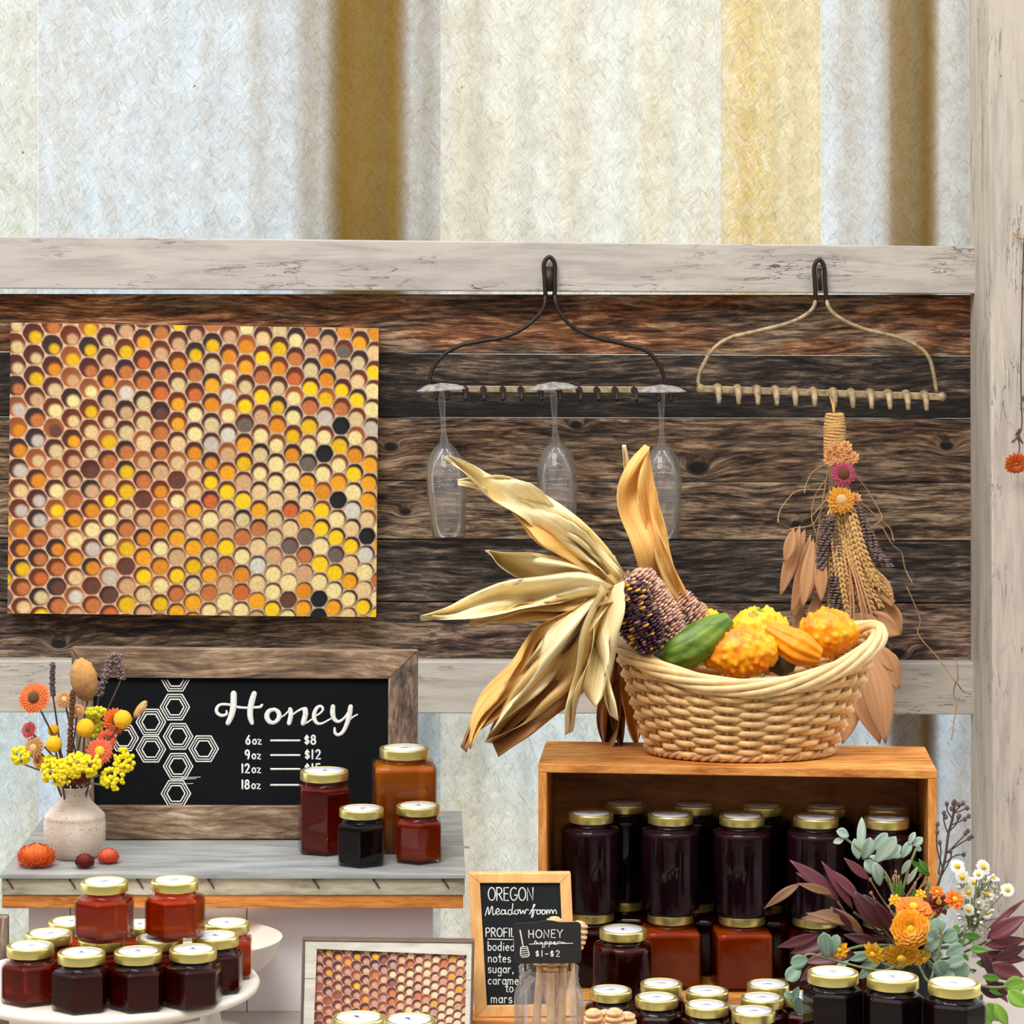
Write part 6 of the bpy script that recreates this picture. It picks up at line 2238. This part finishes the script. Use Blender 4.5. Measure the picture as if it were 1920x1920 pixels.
spray('eucalyptus_branch', label='round-leaved eucalyptus sprig drooping left beside the crate jars', main=[(1660, 1820), (1560, 1800), (1512, 1790), (1496, 1830)],
      leaves=[(1515, 1798, 1482, 1806, 28), (1500, 1812, 1474, 1838, 28), (1552, 1796, 1544, 1748, 30), (1560, 1790, 1570, 1752, 20), (1498, 1850, 1484, 1880, 16), (1494, 1868, 1504, 1900, 24), (1488, 1872, 1470, 1862, 14)], m='euc_dk', D=3.19, stem_m='stem_gr', peak=0.6, sharp=0.5, **B1)
fl = [(1800 + 6 * i * (1 if i % 2 else .6), 1740 + 13 * i, 1800 + 6 * i + 34 * (1 if i % 2 else -0.5), 1736 + 13 * i + 8, 16) for i in range(11)]
spray('green_branch', label='bright green leafy branch right of the round eucalyptus leaves', main=[(1770, 1830), (1800, 1790), (1812, 1730)], leaves=fl, m='fern', D=3.24, stem_m='stem_gr', **B1)
spray('green_branch', label='lime green leaves at the lower right corner below the burgundy leaves', main=[(1780, 1830), (1850, 1850), (1890, 1850)], leaves=[(1880, 1850, 1925, 1842, 36), (1890, 1856, 1925, 1890, 30), (1850, 1880, 1872, 1915, 30), (1846, 1886, 1856, 1925, 24), (1866, 1880, 1890, 1925, 24)], m='lime', D=3.22, stem_m='stem_gr', **B1)
spray('green_branch', label='olive green leaf before the crate corner among the eucalyptus', main=[(1740, 1760), (1738, 1700), (1742, 1650)], leaves=[(1744, 1642, 1706, 1612, 16), (1740, 1636, 1722, 1610, 12), (1700, 1720, 1716, 1668, 18), (1676, 1700, 1690, 1650, 16), (1700, 1680, 1660, 1650, 10)], m='fern', D=3.29, stem_m='stem_gr', **B1)
spray('green_branch', label='grey-green filler leaves under the orange flowers at the left', main=[(1690, 1815), (1640, 1800)], leaves=[(1640, 1800, 1600, 1785, 18), (1650, 1806, 1612, 1812, 18), (1630, 1790, 1590, 1800, 16), (1660, 1800, 1640, 1770, 16), (1680, 1810, 1668, 1770, 18), (1560, 1830, 1592, 1800, 16), (1610, 1836, 1640, 1800, 18)], m='euc_dk', D=3.24, stem_m='stem_gr', **B1)

# orange garden flowers
def garden_flower(px, py, r, D, nrm, col, label, rings=5, pet=11, open_=0.5, wid=0.62, nm='ranunculus', cat='flower'):
    c = P(px, py, D)
    t = thing(nm, label, cat, c, 0, gq)
    nn = Vector(nrm).normalized()
    mb = MB()
    mb.tube(curve([QM + Vector((0, 0, -0.05)), QM + Vector((0, 0, 0.01)), c.lerp(QM, 0.4) + Vector((0, 0, 0.01)), c + Vector((0, 0.004, -0.004))], 14), 0.0018, 6)
    build('stem', mb, M['stem_gr'], t, c)
    mb = MB()
    petal_head(mb, c, nn, r * D / F, rings, 0, open_, pet, px, wid)
    build('petals', mb, PET[col], t, c)
    mb = MB()
    R = nn.to_track_quat('Z', 'Y').to_matrix()
    mb.ball(c + nn * (0.34 * r * D / F), (r * .24 * D / F, r * .24 * D / F, r * .16 * D / F), 12, 8, 0, R)
    build('flower_centre', mb, M['core_yl'], t, c)


garden_flower(1706, 1742, 40, 3.205, (-0.1, -1, 0.25), 'ranunculus', 'large yellow-orange flower with a rolled centre in the middle of the bouquet', 8, 7, 0.7, 1.0)
garden_flower(1712, 1708, 36, 3.225, (0, -0.6, 1), 'deep_orange', 'deep orange flower on top of the large yellow-orange one', 5, 7, 0.4, 0.95)
garden_flower(1690, 1788, 38, 3.215, (-0.1, -0.8, -0.6), 'yellow', 'yellow flower hanging below the large yellow-orange one', 4, 14, 0.25, 0.40)
garden_flower(1640, 1786, 24, 3.215, (-0.6, -0.8, -0.3), 'yellow', 'small yellow flower at the left under the large yellow-orange one', 3, 10, 0.4, 0.4)
garden_flower(1728, 1794, 22, 3.21, (0.5, -0.8, -0.5), 'yellow', 'yellow petals peeping out low right of the hanging yellow flower', 3, 9, 0.4, 0.42)
garden_flower(1575, 1780, 19, 3.19, (-0.3, -1, 0), 'yellow', 'small yellow flower beside the drooping eucalyptus sprig', 3, 8, 0.7, 0.5)
garden_flower(1788, 1688, 22, 3.25, (0.2, -0.8, 0.5), 'deep_orange', 'orange flower below the daisies at the right of the bouquet', 3, 8, 0.9, 0.5)
garden_flower(1756, 1674, 15, 3.26, (0, -0.8, 0.6), 'deep_orange', 'small orange bud between the berry twig and the large flowers', 3, 7, 1.0, 0.5)
garden_flower(1726, 1678, 12, 3.26, (0, -0.8, 0.6), 'yellow', 'small yellow bud above the deep orange flower', 3, 7, 1.0, 0.5)
garden_flower(1678, 1688, 13, 3.25, (-0.4, -0.8, 0.5), 'yellow', 'small yellow bud at the upper left of the deep orange flower', 3, 7, 1.0, 0.5)
garden_flower(1758, 1694, 26, 3.27, (0.1, -0.8, 0.5), 'dark_red', 'dark red flower between the deep orange flower and the daisies', 4, 10, 0.6, 0.5)

# daisies
gd = 'small white daisies in the bouquet'
for i, (px, py, r, lb) in enumerate([(1795, 1625, 15, 'topmost left daisy beside the berry twig'), (1843, 1626, 15, 'topmost right daisy in front of the white post'), (1804, 1644, 14, 'daisy just under the topmost left one'), (1862, 1648, 13, 'daisy lying nearly edge-on right of the cluster'),
                                     (1824, 1655, 12, 'daisy in the middle of the white cluster'), (1889, 1669, 14, 'daisy farthest right before the white post'), (1851, 1677, 14, 'daisy low right in the white cluster'), (1815, 1672, 15, 'daisy low left in the white cluster'),
                                     (1816, 1706, 12, 'lower daisy above the bright green branch'), (1850, 1712, 12, 'lower right daisy near the burgundy leaves'), (1834, 1640, 11, 'small daisy between the two topmost ones'), (1800, 1690, 12, 'daisy beside the orange flower'), (1836, 1694, 12, 'daisy in the lower middle of the cluster')]):
    D = 3.27 + 0.012 * math.sin(i * 2.3)
    c = P(px, py, D)
    t = thing('daisy', lb, 'flower', c, 0, gd)
    nn = Vector((0.3 * math.sin(i * 1.9), -1, 0.35 + 0.3 * math.cos(i * 1.3))) if i != 3 else Vector((0.1, -0.25, 1))
    mb = MB()
    petal_head(mb, c, nn, r * kq, 2, 0, 0.08, 16, i, 0.42)
    build('petals', mb, PET['white'], t, c)
    mb = MB()
    mb.ball(c + nn.normalized() * 0.0014, (r * kq * 0.36,) * 3, 10, 7)
    build('flower_centre', mb, M['core_yl'], t, c)
    mb = MB()
    mb.tube(curve([QM + Vector((0.01, 0, -0.04)), QM + Vector((0.014, 0, 0.01)), P(1812, 1745, 3.28), c + Vector((0, 0.003, 0))], 16), 0.0009, 5)
    build('stem', mb, M['stem_gr'], t, c)

# the berry twig
c = P(1782, 1560, 3.29)
t = thing('berry_twig', 'thin brown twig with dark seed heads standing tallest in the bouquet before the crate corner', 'twig', c, 0, gq)
mb = MB()
main = [(1748, 1690), (1760, 1655), (1772, 1610), (1778, 1565), (1786, 1535), (1790, 1510)]
Pm = lambda x, y: P(x, y, 3.29)
mb.tube(curve([QM + Vector((0, 0, -0.04)), QM + Vector((0.005, 0, 0.01))] + [Pm(*p) for p in main], 30), 0.0016, 6)
ends = []
br = [((1775, 1600), (1800, 1575), (1816, 1558)), ((1775, 1600), (1800, 1582), (1824, 1568)), ((1778, 1565), (1770, 1540), (1770, 1524)), ((1782, 1548), (1804, 1538), (1818, 1530)), ((1786, 1535), (1776, 1520), (1777, 1507)),
      ((1788, 1525), (1800, 1512), (1806, 1506)), ((1788, 1525), (1803, 1520), (1812, 1515)), ((1770, 1620), (1790, 1605), (1806, 1602)), ((1768, 1630), (1757, 1590), (1757, 1545)), ((1760, 1640), (1764, 1600), (1763, 1580)), ((1779, 1560), (1793, 1545), (1797, 1532)), ((1764, 1645), (1782, 1610), (1783, 1596)), ((1786, 1535), (1790, 1512), (1791, 1503))]
for b_ in br:
    mb.tube(curve([Pm(*p) for p in b_], 8), 0.0009, 5)
    ends.append(b_[-1])
build('twig', mb, M['stem_dk'], t, c)
mb = MB()
rnd = random.Random(4)
for (x, y) in ends + [(1812, 1562), (1818, 1572), (1795, 1508), (1783, 1516), (1772, 1532), (1808, 1536), (1800, 1530), (1758, 1560), (1787, 1506)]:
    mb.ball(P(x + rnd.uniform(-2, 2), y, 3.29), (0.0026, 0.0026, 0.0032), 8, 6)
build('seed_heads', mb, M['lavender'], t, c)
# pale fluffy filler
c = P(1690, 1690, 3.30)
t = thing('filler_sprig', 'brown and grey dried filler sprig behind the deep orange flower', 'foliage', c, 0, gq)
mb = MB()
for i in range(26):
    a = (1690 + rnd.uniform(-14, 14), 1730)
    b = (1690 + rnd.uniform(-62, 50), rnd.uniform(1632, 1700))
    mb.tube(curve([P(*a, 3.30), P((a[0] + b[0]) / 2 + rnd.uniform(-8, 8), (a[1] + b[1]) / 2, 3.30), P(*b, 3.30 + rnd.uniform(-.02, .02))], 8), 0.0008, 5)
    mb.ball(P(*b, 3.30), (0.002, 0.002, 0.0026), 6, 4)
mb.tube(curve([QM + Vector((0, 0, -0.04)), QM + Vector((0, 0, 0.01)), P(1690, 1735, 3.30)], 8), 0.0016, 6)
build('twig', mb, M['stem_tan'], t, c)

# airy white filler between the daisies
for (px, py, lb) in [(1838, 1662, 'spray of tiny white filler buds among the upper daisies'), (1832, 1722, 'spray of tiny white filler buds among the lower daisies')]:
    c = P(px, py, 3.285)
    t = thing('filler_sprig', lb, 'foliage', c, 0, gq)
    mb = MB()
    mb.tube(curve([QM + Vector((0.012, 0, -0.04)), QM + Vector((0.016, 0, 0.01)), P(1815, 1770, 3.285), P(px - 6, py + 24, 3.285)], 14), 0.0012, 6)
    m2 = MB()
    for i in range(34):
        a, q = rnd.uniform(0, 6.283), math.sqrt(rnd.random())
        e = P(px + 44 * q * math.cos(a), py + 30 * q * math.sin(a), 3.285 + rnd.uniform(-.02, .02))
        mb.tube(curve([P(px - 6, py + 24, 3.285), P(px, py + 10, 3.285), e], 6), 0.0006, 5)
        m2.ball(e, (0.0024, 0.0024, 0.002), 7, 5)
    build('stem', mb, M['stem_gr'], t, c)
    build('buds', m2, PET['white'], t, c)
